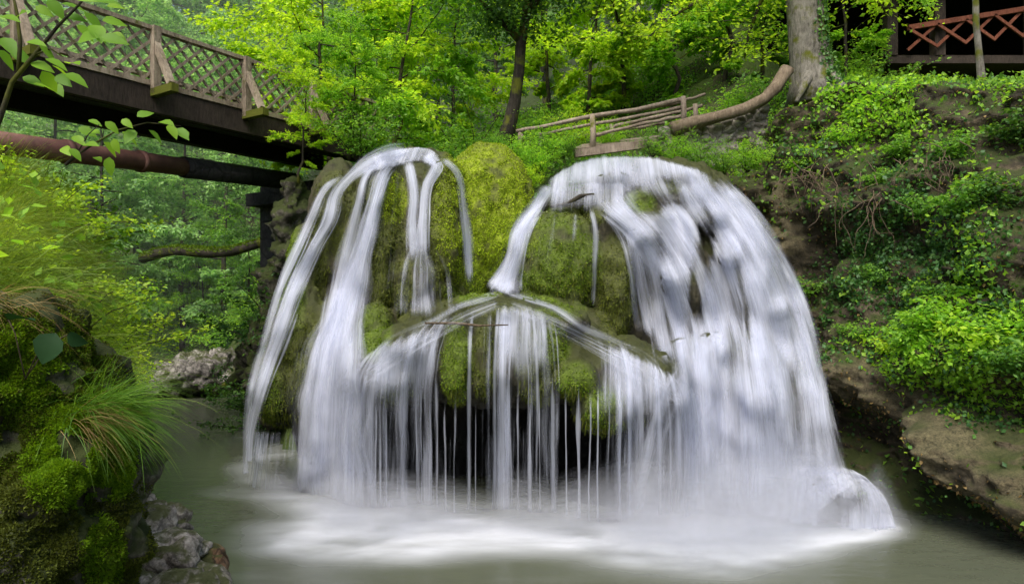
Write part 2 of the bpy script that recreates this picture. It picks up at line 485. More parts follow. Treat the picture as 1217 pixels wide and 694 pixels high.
def scatter(me, n, mask=None):
    co, t = mesh_arrays(me)
    a, b, c = co[t[:, 0]], co[t[:, 1]], co[t[:, 2]]
    nn = np.cross(b - a, c - a); ar = np.linalg.norm(nn, axis=1); nn = nn / (ar[:, None] + 1e-12)
    w = ar.copy()
    cen = (a + b + c) / 3
    if mask is not None: w = w * np.clip(mask(cen, nn), 0, None)
    idx = RNG.choice(len(t), n, p=w / w.sum())
    r1 = np.sqrt(RNG.random(n))[:, None]; r2 = RNG.random(n)[:, None]
    return a[idx] * (1 - r1) + b[idx] * r1 * (1 - r2) + c[idx] * r1 * r2, nn[idx]


def to_px(p):
    p = np.asarray(p)
    return CX + p[:, 0] / p[:, 1] * F, CY - (p[:, 2] - H) / p[:, 1] * F


def vnoise(pts, s, o=3, off=0.0, z=1.0):
    return np.array([noise.fractal(Vector((q[0] * s + off, q[1] * s, q[2] * s * z)), 1.0, 2.0, o) for q in pts])


def bvh(me):
    co, t = mesh_arrays(me)
    return BVHTree.FromPolygons([tuple(c) for c in co], [tuple(int(j) for j in f) for f in t])


# ---- the tufa mound the falls run over
LOBES = [
    E(492, 420, 12.2, 150, 244, 1.6), E(780, 470, 12.3, 182, 280, 1.85), E(600, 560, 12.5, 200, 190, 1.5), E(640, 420, 12.4, 120, 150, 1.5),
    E(490, 330, 11.3, 95, 140, 1.0), E(578, 268, 11.6, 60, 96, .95),
    E(458, 300, 10.85, 29, 118, .72), E(532, 285, 10.85, 27, 95, .70),
    E(362, 400, 10.75, 36, 66, .8), E(342, 458, 10.6, 37, 50, .75), E(402, 285, 11.5, 34, 95, .8), E(370, 350, 11.2, 24, 90, .7),
    E(445, 398, 10.2, 26, 38, .5), E(500, 345, 10.6, 27, 48, .55), E(405, 470, 10.6, 55, 120, .8), E(416, 240, 11.6, 30, 36, .6),
    E(665, 315, 10.65, 53, 66, .75), E(730, 345, 10.55, 26, 66, .6), E(760, 241, 11.0, 21, 15, .4), E(795, 225, 11.3, 26, 16, .4),
    E(690, 245, 11.1, 45, 18, .5), E(740, 275, 10.9, 55, 40, .6),
    E(815, 340, 10.8, 20, 85, .65), E(880, 340, 10.9, 30, 95, .7), E(928, 440, 11.1, 34, 110, .8), E(800, 240, 11.5, 75, 50, .8),
    E(880, 490, 10.15, 55, 95, .9), E(815, 490, 10.1, 42, 92, .8), E(870, 620, 10.2, 105, 130, 1.0), E(945, 520, 10.2, 40, 90, .8),
    E(985, 614, 9.15, 40, 46, .45), E(940, 622, 9.5, 50, 55, .6), 
    E(600, 425, 9.65, 142, 58, 1.0), E(462, 440, 9.5, 58, 48, .75), E(735, 452, 9.4, 75, 50, .75), E(600, 400, 10.2, 130, 50, .9),
    E(543, 428, 8.85, 21, 52, .36), E(576, 426, 8.85, 17, 48, .32), E(640, 422, 8.85, 32, 56, .4), E(685, 450, 8.65, 27, 25, .34), E(716, 486, 8.65, 37, 28, .40),
    E(775, 460, 8.95, 40, 46, .42), E(600, 372, 9.35, 75, 18, .5), E(548, 385, 9.05, 35, 20, .4), E(490, 410, 9.05, 35, 26, .4), E(655, 382, 9.15, 45, 20, .4),
    E(735, 590, 9.9, 60, 40, .5),
    E(762, 285, 10.45, 20, 14, .3), E(838, 262, 10.9, 24, 14, .35), E(798, 335, 10.3, 16, 18, .3), E(868, 305, 10.55, 18, 16, .3), E(912, 365, 10.45, 18, 18, .3), E(850, 415, 9.9, 22, 22, .35), E(928, 440, 10.1, 18, 20, .3), E(890, 470, 9.5, 24, 26, .38), E(805, 215, 11.0, 30, 10, .3), E(725, 215, 11.0, 26, 9, .3), E(875, 250, 11.0, 20, 12, .3),
]


def mound_disp(p, n):
    v = fbm(p, 1.6, 4, .55) * .07 + fbm(p, 5.0, 4, .5) * .058
    # drapes: vertical ribbing of the deposited stone
    v += noise.noise(Vector((p.x * 7 + p.y * 3, p.y * 2, p.z * .8))) * .03
    v += noise.noise(Vector((p.x * 20, p.y * 20, p.z * 14))) * .012
    return v


mound_me = blob_mesh('tufa_mound', LOBES, .045, 5, mound_disp)
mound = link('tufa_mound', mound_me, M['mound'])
tag(mound, 'domed tufa rock mound draped in moss under the white waterfall', 'rock')
MB = bvh(mound_me)
MOSS = [  # px, py, rx, ry, kind
    (352, 435, 48, 75, 'o'), (458, 285, 26, 95, 'o'), (532, 275, 27, 90, 'o'), (578, 250, 62, 95, 'b'), (345, 330, 20, 70, 'g'), (445, 395, 22, 35, 'g'),
    (465, 235, 20, 30, 'b'), (663, 315, 52, 66, 'g'), (730, 345, 25, 65, 'o'), (760, 240, 20, 14, 'g'), (795, 222, 20, 10, 'o'), (543, 430, 20, 52, 'g'), (576, 428, 16, 45, 'o'),
    (640, 430, 28, 50, 'o'), (685, 452, 24, 24, 'g'), (716, 488, 35, 28, 'g'), (410, 270, 25, 45, 'o'), (400, 225, 26, 22, 'o'), (600, 372, 35, 12, 'o'), (440, 240, 14, 50, 'o'), (470, 450, 25, 30, 'o'), (620, 300, 16, 50, 'g'), (515, 215, 14, 20, 'o'), (480, 345, 14, 40, 'o'), (560, 340, 34, 22, 'g'), (610, 400, 24, 26, 'o'), (660, 410, 20, 24, 'g'), (320, 470, 16, 40, 'g'), (380, 300, 12, 60, 'o'), (745, 500, 24, 20, 'o'), (700, 255, 30, 12, 'o')]


def moss_mask(kind, cen, nn):
    px, py = to_px(cen)
    w = np.zeros(len(cen))
    for mx, my, rx, ry, kd in MOSS:
        if kd != kind: continue
        w = np.maximum(w, np.clip(1.6 - 1.3 * (((px - mx) / rx) ** 2 + ((py - my) / ry) ** 2), 0, 1))
    return w * (nn[:, 1] < .4)



co_m, _t = mesh_arrays(mound_me)
no_m = np.empty(len(co_m) * 3, np.float32); mound_me.vertices.foreach_get('normal', no_m); no_m = no_m.reshape(-1, 3)
mo = {kd: moss_mask(kd, co_m, no_m) for kd in 'ogb'}
nzm = np.clip(1.05 + 1.0 * vnoise(co_m, 3.0, 4, 7.0), 0, 1)
tint = mo['o'][:, None] * np.array([.062, .072, .012]) + mo['g'][:, None] * np.array([.080, .118, .010]) + mo['b'][:, None] * np.array([.20, .255, .010])
tot = mo['o'] + mo['g'] + mo['b']
tint = tint / np.maximum(tot, 1e-3)[:, None]
fac = np.clip(tot, 0, 1) * nzm
ca = mound_me.attributes.new('moss', 'FLOAT_COLOR', 'POINT')
ca.data.foreach_set('color', np.concatenate([tint, fac[:, None]], 1).astype(np.float32).ravel())
for kind, mat, cnt in (('o', 'moss_olive', 80000), ('g', 'moss_green', 70000), ('b', 'moss_bright', 70000)):
    pos, nn = scatter(mound_me, cnt, lambda c, n: moss_mask(kind, c, n))
    vn = vnoise(pos, 3.0, 3, 7.0)
    keep = vn > -.38 + RNG.normal(size=len(pos)) * .08
    pos, nn = pos[keep], nn[keep]
    d = nn * .9 + np.array([0, 0, -.9]) + RNG.normal(size=pos.shape) * .45
    v, q = leaf_arrays(pos - nn * .012, d, nn + RNG.normal(size=pos.shape) * .5, RNG.uniform(.018, .046, len(pos)), .55)
    link('moss', np_mesh('moss', v, q, smooth=False), M[mat], mound)

pos, nn = scatter(mound_me, 9000, lambda c, n: np.maximum(np.maximum(moss_mask('o', c, n), moss_mask('g', c, n)), moss_mask('b', c, n) * .4) * (np.clip(.25 - n[:, 2], 0, 1) ** 2) * (n[:, 1] < .2))
v, q = blade_arrays(pos, nn * .6 + np.array([0, 0, -1.0]) + RNG.normal(size=pos.shape) * .2, RNG.uniform(.03, .10, len(pos)), RNG.uniform(.006, .016, len(pos)), .5, 3)
link('moss_fringe', np_mesh('moss_fringe', v, q, smooth=False), M['moss_olive'], mound)

# ------------------------------------------------------------------ the waterfall: sheets of falling water
fall = empty('waterfall', P(620, 610, 9.3), 'silky white waterfall veiling two mossy domes and curtaining into the pool', 'waterfall')
FL = Vector(fall.location)


def catmull(pts, n):
    pts = np.array(pts, float)
    d = np.concatenate([[0], np.cumsum(np.linalg.norm(np.diff(pts[:, :2], axis=0), axis=1))])
    t = np.linspace(0, d[-1], n)
    if len(pts) == 2: return np.stack([np.interp(t, d, pts[:, i]) for i in range(pts.shape[1])], 1)
    m = np.gradient(pts, d, axis=0)
    i = np.clip(np.searchsorted(d, t, side='right') - 1, 0, len(d) - 2)
    h = (d[i + 1] - d[i])[:, None]; s = ((t - d[i]))[:, None] / h
    return (2 * s**3 - 3 * s**2 + 1) * pts[i] + (s**3 - 2 * s**2 + s) * h * m[i] + (-2 * s**3 + 3 * s**2) * pts[i + 1] + (s**3 - s**2) * h * m[i + 1]


def hitY(px, py):
    d = Vector(((px - CX) / F, 1.0, (CY - py) / F)).normalized()
    h = MB.ray_cast(CAM, d)
    return h[0].y if h[0] is not None else np.nan


def sheet(name, G, dens, off=.03, mat='fall', leak=.03, useed=None, wid=None):
    """G [nv,nu,2] picture points the water passes; laid on the rock, falling free where the rock retreats"""
    nv, nu = G.shape[:2]
    Y = np.array([[hitY(G[i, j, 0], G[i, j, 1]) for j in range(nu)] for i in range(nv)])
    if np.isnan(Y).all(): return
    for i in range(nv):
        r = Y[i]; ok = ~np.isnan(r)
        if ok.any(): Y[i] = np.interp(np.arange(nu), np.arange(nu)[ok], r[ok])
    for j in range(nu):
        r = Y[:, j]; ok = ~np.isnan(r); Y[:, j] = np.interp(np.arange(nv), np.arange(nv)[ok], r[ok])
    raw = Y.copy()
    for it in range(2):
        S = Y.copy(); S[1:-1] = (Y[:-2] + Y[1:-1] * 2 + Y[2:]) / 4
        if nu > 2: S[:, 1:-1] = (S[:, :-2] + S[:, 1:-1] * 2 + S[:, 2:]) / 4
        Y = np.minimum(S, Y + .03)
    for i in range(1, nv): Y[i] = np.minimum(Y[i], Y[i - 1] + leak)
    for it in range(3):
        S = Y.copy(); S[1:-1] = (Y[:-2] + Y[1:-1] * 2 + Y[2:]) / 4; Y = S
    Y = np.minimum(Y, raw)
    u = np.linspace(-1, 1, nu)[None, :] * np.ones((nv, 1))
    wid = wid or np.mean(np.abs(G[:, -1, 0] - G[:, 0, 0])) * 10 / F
    U = u * wid / 2 + (useed if useed is not None else random.uniform(0, 60))
    V = np.concatenate([[0], np.cumsum(np.linalg.norm(np.diff(G.mean(1), axis=0), axis=1))])[:, None] * 10 / F * np.ones((1, nu)) + random.uniform(0, 40)
    cor = np.array([[noise.noise(Vector((U[i, j] * 7, V[i, j] * .5, 4.4))) for j in range(nu)] for i in range(nv)]) * .018
    md = np.array([[noise.noise(Vector((U[i, j] * 2.3, V[i, j] * .38, 9.1))) for j in range(nu)] for i in range(nv)])
    if mat == 'broad':
        cor = cor + .09 * np.array([[noise.noise(Vector((U[i, j] * 2.6, V[i, j] * .3, 1.4))) for j in range(nu)] for i in range(nv)])
        dens = dens * (1 + .75 * md)
    else: dens = dens * (1 + .3 * md)
    dens = dens + .17 * np.clip(dens * 3, 0, 1)
    Yo = Y - off - cor
    X = (G[..., 0] - CX) * Y / F; Z = H - (G[..., 1] - CY) * Y / F
    Z = np.maximum(Z, .01)
    v = np.stack([X, Yo, Z], -1).reshape(-1, 3) - np.array(FL)
    qf = grid_faces(nv, nu); qf = qf[(dens.ravel()[qf].max(1) > .06)]
    if len(qf) < 4: return
    BATCH.append((v, qf, U.ravel(), V.ravel(), np.clip(dens, 0, 1.6).ravel(), name, mat))


BATCH, DEPTH = [], 0


def flush():
    """one fall of water, with all its overlapping films, becomes one part"""
    if not BATCH: return
    g = Geo(); name, mat = BATCH[-1][5], BATCH[-1][6]
    for bt in BATCH: g.add(bt[0], bt[1])
    me = np_mesh(name, np.vstack(g.v), np.vstack(g.q))
    U = np.concatenate([bt[2] for bt in BATCH]); V = np.concatenate([bt[3] for bt in BATCH]); D = np.concatenate([bt[4] for bt in BATCH])
    uvl = me.uv_layers.new(name='flow')
    li = np.empty(len(me.loops), np.int32); me.loops.foreach_get('vertex_index', li)
    uvl.data.foreach_set('uv', np.stack([U[li], V[li]], 1).astype(np.float32).ravel())
    me.attributes.new('dens', 'FLOAT', 'POINT').data.foreach_set('value', D.astype(np.float32))
    BATCH.clear()
    link(name, me, M[mat], fall)


def batched(fn):
    def w_(*a, **k):
        global DEPTH
        DEPTH += 1; fn(*a, **k); DEPTH -= 1
        if DEPTH == 0: flush()
    return w_


@batched
def flow(pts, dens=1.0, name='stream', layers=2, fade0=.08, fade1=.0, mat='fall', off=.02, edge=1.0, strands=3):
    """pts: (px, py, width)"""
    L = sum(math.dist(pts[i][:2], pts[i + 1][:2]) for i in range(len(pts) - 1))
    nv = max(8, int(L / 6))
    c = catmull(pts, nv)
    tan = np.gradient(c[:, :2], axis=0); tan = unit(tan)
    nor = np.stack([-tan[:, 1], tan[:, 0]], 1)
    # as the flow turns straight down keep its section level
    nu = max(5, int(max(p[2] for p in pts) / 4) | 1)
    t = np.linspace(-1, 1, nu)
    rag = 1 + .28 * np.array([noise.noise(Vector((q_[0] * .03, q_[1] * .022, L))) for q_ in c])
    if strands and max(p[2] for p in pts) > 7 and layers > 1:
        for sd_ in range(strands):
            o_ = random.choice((-1, 1)) * random.uniform(.45, .95)
            i0 = random.randint(0, max(0, len(pts) - 4))
            sub = [(p[0] + o_ * p[2] * .9 + random.uniform(-1, 1), p[1] + random.uniform(-1, 1), max(3, p[2] * random.uniform(.18, .35))) for p in pts[i0:]]
            if len(sub) > 2: flow(sub, dens * random.uniform(.6, .85), 'strand', 1, .15, max(fade1, .1), mat, off, strands=0)
    soft_ = 1 if (layers >= 2 and strands and name == 'stream') else 0
    for k in range(layers + soft_):
        ww = c[:, 2] * rag * ((1.4 + .4 * k) if k < layers else 2.7) * .5
        jit = np.cumsum(RNG.normal(size=nv) * .09)
        jit = jit - np.linspace(jit[0], jit[-1], nv)
        G = c[:, None, :2] + nor[:, None, :] * (ww[:, None] * t[None, :] + jit[:, None])[..., None]
        e = np.clip(1 - np.abs(t) ** 1.8, 0, 1)[None, :]
        s = np.linspace(0, 1, nv)[:, None]
        en = np.clip(s / max(fade0, 1e-3), 0, 1) * (np.clip((1 - s) / max(fade1, 1e-3), 0, 1) if fade1 else 1)
        dd = ((dens + .04 - .15 * k) if k < layers else dens * .62) * (e ** 1.15) * en * (1 + .15 * math.sin(k * 2.1))
        sheet(name, G, dd, off + .07 + .04 * k, mat)


@batched
def drape(top, bot, dens, name='curtain', layers=2, off=.03, mat='fall', nv=None, fade0=.1, fade1=0, holes=(), edge=.12):
    """sheet between two curves of equal order; dens: number or list along the curve"""
    Lh = max(sum(math.dist(c[i], c[i + 1]) for i in range(len(c) - 1)) for c in (top, bot))
    nu = max(6, int(Lh / 4)); a = catmull(top, nu); b = catmull(bot, nu)
    nv = nv or max(8, int(np.abs(b[:, 1] - a[:, 1]).max() / 7))
    s = np.linspace(0, 1, nv)[:, None, None]
    t = np.linspace(0, 1, nu)
    G0 = a[None] * (1 - s) + b[None] * s
    D = np.interp(t, np.linspace(0, 1, len(dens)), dens) if isinstance(dens, (list, tuple)) else np.full(nu, dens)
    e = np.clip(np.minimum(t, 1 - t) / edge, 0, 1) ** .7
    ss = s[:, :, 0]
    for k in range(layers):
        ph = RNG.random() * 9
        G = G0.copy(); G[..., 0] += np.sin(t * 23 + ph)[None] * 1.0
        en = np.clip(ss / max(fade0, 1e-3), 0, 1) * (np.clip((1 - ss) / max(fade1, 1e-3), 0, 1) if fade1 else 1)
        dd = (D * e)[None] * en * (1 - .12 * k)
        for hx, hy, rx, ry, am in holes:
            dd = dd - am * np.exp(-(((G[..., 0] - hx) / rx) ** 2 + ((G[..., 1] - hy) / ry) ** 2))
        sheet(name, G, dd, off + .04 + .05 * k, mat, wid=Lh * 9.5 / F)


@batched
def fan(guides, dens, name='cascade', layers=2, off=.09, holes=(), nu=60, nv=60, mat='fall', edge=.06, fade0=.05, fade1=0):
    gs = np.stack([catmull(g, nv) for g in guides])              # [k, nv, 2]
    t = np.linspace(0, 1, nu); kk = np.linspace(0, 1, len(guides))
    G0 = np.stack([np.stack([np.interp(t, kk, gs[:, i, c]) for c in range(2)], -1) for i in range(nv)])
    D = np.interp(t, np.linspace(0, 1, len(dens)), dens) if isinstance(dens, (list, tuple)) else np.full(nu, dens)
    e = np.clip(np.minimum(t, 1 - t) / edge, 0, 1) ** .7
    s = np.linspace(0, 1, nv)[:, None]
    for k in range(layers):
        en = np.clip(s / max(fade0, 1e-3), 0, 1) * (np.clip((1 - s) / fade1, 0, 1) if fade1 else 1)
        dd = (D * e)[None] * en * (1 - .1 * k)
        for hx, hy, rx, ry, am in holes:
            dd = dd - am * np.exp(-(((G0[..., 0] - hx) / rx) ** 2 + ((G0[..., 1] - hy) / ry) ** 2))
        sheet(name, G0, dd, off + .10 + .05 * k, mat, wid=2.2)


# left dome
flow([(505, 178, 16), (470, 184, 22), (440, 196, 18), (420, 210, 12), (402, 232, 14), (396, 258, 16), (376, 296, 15), (349, 352, 18), (333, 400, 16), (312, 465, 12), (302, 505, 10), (300, 545, 9)], 1.0)
flow([(420, 205, 8), (388, 226, 9), (376, 250, 10), (361, 285, 10), (340, 333, 10), (322, 390, 9), (305, 450, 8), (297, 505, 7), (295, 560, 7)], .8)
flow([(470, 190, 10), (440, 206, 10), (428, 243, 11), (419, 281, 13), (409, 318, 16), (400, 368, 20), (393, 430, 26), (387, 520, 34), (385, 612, 38)], .95, strands=1)
flow([(482, 186, 10), (460, 207, 12), (450, 236, 13), (440, 274, 16), (430, 310, 20), (417, 361, 32), (404, 420, 46), (398, 500, 56), (396, 614, 58)], 1.1, layers=3)
flow([(486, 188, 12), (490, 205, 11), (494, 230, 11), (492, 264, 12), (495, 318, 16)], 1.0, fade1=.2)
flow([(500, 182, 14), (520, 198, 12), (509, 222, 10), (505, 262, 10), (502, 320, 16)], 1.0, fade1=.2)
flow([(520, 186, 8), (543, 205, 8), (551, 246, 9), (556, 300, 9), (558, 348, 9)], .85, fade1=.15)
flow([(499, 280, 14), (500, 298, 22), (499, 320, 36), (499, 352, 42), (499, 388, 46)], .66, fade0=.2, fade1=.2, layers=3, name='veil')
flow([(497, 286, 10), (486, 306, 12), (480, 335, 9), (478, 386, 8)], .6, fade1=.25, strands=0)
drape([(438, 190), (475, 177), (510, 176), (528, 186)], [(420, 214), (458, 206), (500, 198), (522, 206)], [.8, 1.05, .95, .7], layers=2, fade1=.25, name='stream')
flow([(400, 330, 8), (398, 380, 14), (394, 440, 20), (388, 530, 24)], .6, layers=1)
for pts_, d_ in (([(412, 212, 5), (396, 240, 6), (384, 270, 8), (366, 310, 9), (342, 365, 10), (326, 420, 9), (312, 480, 8)], .6), ([(445, 215, 6), (436, 260, 7), (424, 300, 9), (408, 345, 14), (394, 400, 20), (388, 470, 26), (386, 612, 30)], .75),
                ([(478, 190, 8), (474, 215, 6), (470, 260, 5), (466, 310, 5), (460, 360, 5)], .45), ([(535, 195, 5), (536, 230, 5), (537, 280, 5), (537, 330, 5)], .35), ([(425, 415, 14), (420, 450, 20), (418, 520, 24), (417, 614, 26)], .8)):
    flow(pts_, d_, 'veil', 2, .15, .12)
# valley between the domes and the ledge
flow([(655, 218, 12), (638, 245, 14), (619, 276, 16), (610, 308, 18), (600, 334, 26), (594, 352, 34)], 1.15, layers=3, fade1=.08)
flow([(604, 340, 12), (580, 353, 10), (545, 364, 8), (520, 378, 10), (492, 390, 11), (466, 402, 12), (446, 420, 13)], .6, layers=2, fade1=.1)
flow([(590, 344, 12), (622, 355, 12), (660, 367, 11), (692, 388, 11), (730, 404, 12), (765, 420, 13), (792, 446, 14)], .6, layers=2, fade1=.1)
CREST = [(432, 424), (446, 414), (466, 402), (492, 390), (520, 379), (545, 369), (580, 358), (600, 354), (622, 357), (660, 369), (692, 388), (730, 404), (765, 420), (800, 444), (826, 468)]
def crest(px): return float(np.interp(px, [c_[0] for c_ in CREST], [c_[1] for c_ in CREST]))
def drop(px, w, d, shift=None, layers=2):
    y0 = crest(px); sh = shift if shift is not None else (-16 if px < 600 else 12)
    flow([(px - sh * .9, crest(px - sh * .9) - 1, w * .7), (px, y0 + 5, w), (px + sh * .62, y0 + 28, w * 1.05), (px + sh, y0 + 66, w), (px + sh * 1.05, 540, w), (px + sh * 1.05, 613 + max(0, 12 - abs(px - 640) * .05), w * 1.2)], d, 'curtain', layers, .1, strands=2)
px = 436.0
while px < 822:
    dn = float(np.interp(px, [436, 480, 530, 545, 578, 588, 600, 650, 662, 695, 705, 760, 822], [1.0, .85, .8, .2, .15, .85, .95, .75, .2, .22, .6, .85, 1.05]))
    w = random.uniform(3, 15) * (.5 + .5 * dn)
    if random.random() < dn + .05: drop(px, w, dn * random.uniform(.75, 1.1), (-18 if px < 560 else (-6 if px < 610 else 11)) * random.uniform(.5, 1.3), 2 if w > 7 else 1)
    px += random.uniform(5, 11) * (1.5 - .5 * dn)
fan([[(596, 352), (560, 362), (520, 380), (480, 400), (440, 424)], [(598, 366), (565, 384), (528, 404), (488, 430), (436, 470)]][::1], .6, layers=1, nu=12, nv=60, name='veil', edge=.3)
fan([[(600, 353), (640, 364), (690, 386), (745, 410), (810, 452)], [(598, 368), (632, 386), (676, 408), (728, 440), (800, 490)]], .6, layers=1, nu=12, nv=60, name='veil', edge=.3)
drape([(446, 412), (466, 402), (492, 390), (528, 377)], [(438, 500), (458, 500), (484, 498), (520, 490)], [.85, .8, .74, .7], layers=2, fade1=.5, name='veil')
drape([(590, 357), (622, 358), (655, 367)], [(588, 480), (620, 480), (652, 480)], [.8, .74, .62], layers=2, fade1=.5, name='veil')
drape([(700, 391), (730, 404), (765, 420), (800, 444)], [(700, 520), (728, 525), (762, 525), (798, 525)], [.55, .7, .76, .85], layers=2, fade1=.5, name='veil')
drop(562, 6, .8, -4, 1)
drop(590, 8, .7, 3, 1)
drape([(428, 440), (458, 412), (490, 398), (522, 388)], [(420, 612), (446, 614), (470, 616), (500, 618)], [.75, .62, .45, .4], layers=2)
drape([(690, 396), (725, 412), (760, 425), (800, 446), (830, 474)], [(690, 626), (720, 628), (755, 628), (795, 626), (832, 622)], [.2, .35, .42, .6, .85], layers=2)
drape([(596, 380), (625, 380), (660, 386)], [(590, 620), (622, 622), (652, 622)], [.55, .45, .35], layers=1)
for px, w, d in ((603, 5, .8), (616, 4, .7), (630, 4, .7), (641, 3, .6), (657, 5, .85), (672, 3, .6), (687, 4, .75), (700, 3, .65), (709, 3, .65), (722, 3, .6), (735, 4, .7), (747, 5, .85), (761, 3, .6),
                 (520, 4, .6), (530, 3, .55), (541, 3, .55), (566, 3, .5), (448, 4, .7), (460, 4, .6), (502, 3, .6), (512, 3, .6)):
    y0 = 432 + 14 * math.sin(px)
    flow([(px, y0, w * 1.6), (px + random.uniform(-1, 1), 500, w * random.uniform(.7, 1.5)), (px + random.uniform(-1, 1), 560, w * random.uniform(.7, 1.4)), (px + random.uniform(-1.5, 1.5), 634, w * 1.3)], d + .2 + random.uniform(-.15, .1), name='filament', layers=1, mat='filament', fade0=.3)
drape([(500, 455), (560, 470), (620, 465), (680, 480)], [(500, 618), (560, 620), (620, 622), (680, 626)], [.38, .2, .3, .2], name='filament', layers=2, mat='filament', fade0=.35)
drape([(300, 505), (320, 508), (345, 505), (372, 500)], [(292, 572), (318, 586), (340, 598), (365, 606)], [.62, .5, .36, .5], name='filament', layers=2, mat='filament')
# right dome
drape([(646, 214), (690, 189), (740, 182), (795, 189), (846, 207)], [(634, 262), (690, 252), (748, 250), (806, 262), (872, 276)], [.9, .95, .9, .95, .95], layers=3, fade1=.5, name='cascade', mat='broad', fade0=.05,
      holes=[(690, 228, 12, 8, .5), (760, 240, 14, 10, .9), (795, 222, 22, 10, .6)])
GU = [[(684, 232), (704, 252), (734, 276), (762, 320), (781, 375), (792, 435), (798, 505), (798, 615)],
      [(735, 205), (750, 236), (784, 276), (812, 322), (830, 380), (839, 445), (842, 520), (842, 618)],
      [(782, 192), (796, 226), (824, 268), (850, 318), (869, 378), (880, 445), (888, 520), (890, 618)],
      [(826, 202), (850, 234), (886, 286), (914, 348), (933, 415), (944, 475), (950, 530), (955, 600)],
      [(848, 206), (884, 238), (926, 296), (957, 362), (977, 435), (990, 500), (1010, 565)]]
HOLES = [(834, 285, 9, 38, .85), (822, 360, 7, 48, .75), (876, 320, 9, 32, .55), (884, 372, 10, 26, .5), (768, 245, 18, 12, .8), (755, 300, 14, 30, .35), (800, 238, 18, 8, .5), (938, 470, 7, 60, .35), (905, 455, 5, 40, .3), (780, 300, 6, 30, .3), (862, 430, 6, 40, .2)]
fan(GU, [.73, .82, .88, .85, .68], layers=3, holes=HOLES, mat='broad', fade0=.1)
rv = random.Random(5)
for k_ in range(26):
    tg = rv.uniform(.06, .94); i_ = rv.uniform(.05, .55); ln = rv.uniform(.2, .42)
    gs_ = [catmull(g_, 40) for g_ in GU]; kk_ = np.linspace(0, 1, 5)
    pt = []
    for s_ in np.linspace(i_, min(i_ + ln, .98), 5):
        r_ = int(s_ * 39); pt.append(tuple(np.interp(tg, kk_, [gg[r_, c_] for gg in gs_]) for c_ in (0, 1)))
    w0 = rv.uniform(6, 14)
    flow([(p_[0], p_[1], w0 * (1 + 2.2 * q_)) for p_, q_ in zip(pt, np.linspace(0, 1, 5))], rv.uniform(.7, 1.05), 'veil', 1, .15, .45, 'fall', .08, strands=0)
flow([(700, 240, 14), (738, 268, 20), (774, 312, 22), (798, 365, 24), (814, 432, 30), (822, 520, 36), (824, 620, 40)], .85)
flow([(812, 200, 20), (836, 235, 24), (868, 285, 24), (892, 342, 24), (906, 425, 30), (915, 520, 36)], .9, fade1=.1)
flow([(836, 205, 14), (866, 238, 18), (910, 298, 18), (940, 368, 18), (960, 448, 20), (985, 540, 22)], .85, fade1=.1)
flow([(700, 244, 8), (706, 270, 8), (706, 320, 7), (703, 382, 7)], .8, layers=1, fade1=.2)
drape([(652, 224), (690, 214), (745, 212)], [(644, 268), (690, 262), (748, 272)], [.75, .7, .85], layers=2, fade1=.5, fade0=.15, name='veil')
flow([(722, 240, 10), (742, 268, 12), (754, 310, 12), (762, 355, 12), (776, 412, 16)], .85, layers=2, fade1=.15)
flow([(738, 244, 14), (760, 284, 18), (776, 338, 18), (786, 400, 20), (796, 446, 24)], .85, layers=2, fade1=.15)
flow([(684, 250, 8), (682, 275, 8), (680, 300, 7)], .65, layers=1, fade1=.4)
flow([(660, 250, 6), (656, 285, 8), (650, 320, 10), (645, 360, 10)], .5, layers=1, fade1=.4)
flow([(712, 250, 10), (738, 285, 9), (748, 320, 8), (756, 380, 9), (768, 420, 10)], .8, layers=1, fade1=.2)
flow([(845, 420, 40), (842, 480, 70), (840, 550, 90), (838, 620, 110)], 1.0, layers=2, fade0=.35)
flow([(885, 470, 30), (900, 520, 50), (910, 570, 66), (915, 622, 80)], .9, layers=2, fade0=.35)
# over the low boulder at the right foot
fan([[(935, 545), (930, 570), (925, 600), (922, 632)], [(965, 545), (962, 565), (958, 595), (955, 636)], [(1000, 550), (1015, 570), (1022, 600), (1020, 636)], [(1018, 560), (1042, 585), (1052, 610), (1058, 632)]], [1.05, 1.0, .9, 1.0], layers=3, mat='broad',
    nu=36, nv=24, off=.12, holes=[(980, 598, 15, 20, 1.0), (1008, 588, 8, 12, .5), (966, 614, 8, 10, .5)], name='stream')

# ------------------------------------------------------------------ river surface, foam and mist
FOAM = [(430, 628, 80, 10, .7), (560, 636, 90, 9, .7), (680, 642, 80, 9, .7), (470, 620, 70, 14, 1.0), (560, 624, 70, 12, .8), (640, 630, 60, 12, .8), (720, 636, 60, 14, .9), (830, 640, 90, 28, 1.0), (900, 642, 70, 26, .85), (870, 668, 90, 30, .6), (760, 668, 80, 16, .45),
        (600, 650, 160, 14, .55), (420, 650, 90, 18, .75), (350, 640, 70, 22, .5), (480, 664, 110, 14, .35), (340, 590, 40, 14, .7), (300, 560, 30, 16, .6), (330, 538, 25, 8, .5), (275, 585, 45, 8, .35), (640, 690, 120, 8, .25),
        (1000, 636, 60, 9, .8), (1040, 628, 30, 7, .7), (950, 650, 60, 14, .6), (1040, 622, 40, 8, .8), (985, 640, 60, 8, .8), (400, 608, 50, 10, .9), (285, 520, 30, 5, .2), (330, 690, 90, 14, .35), (380, 700, 60, 10, .3)]


def foam_at(x, y):
    py = CY + H * F / np.maximum(y, .5); px = CX + x / np.maximum(y, .5) * F
    f = np.zeros(x.shape)
    for fx, fy, rx, ry, a in FOAM:
        f += a * np.exp(-(((px - fx) / rx) ** 2 + ((py - fy) / ry) ** 2))
    return f


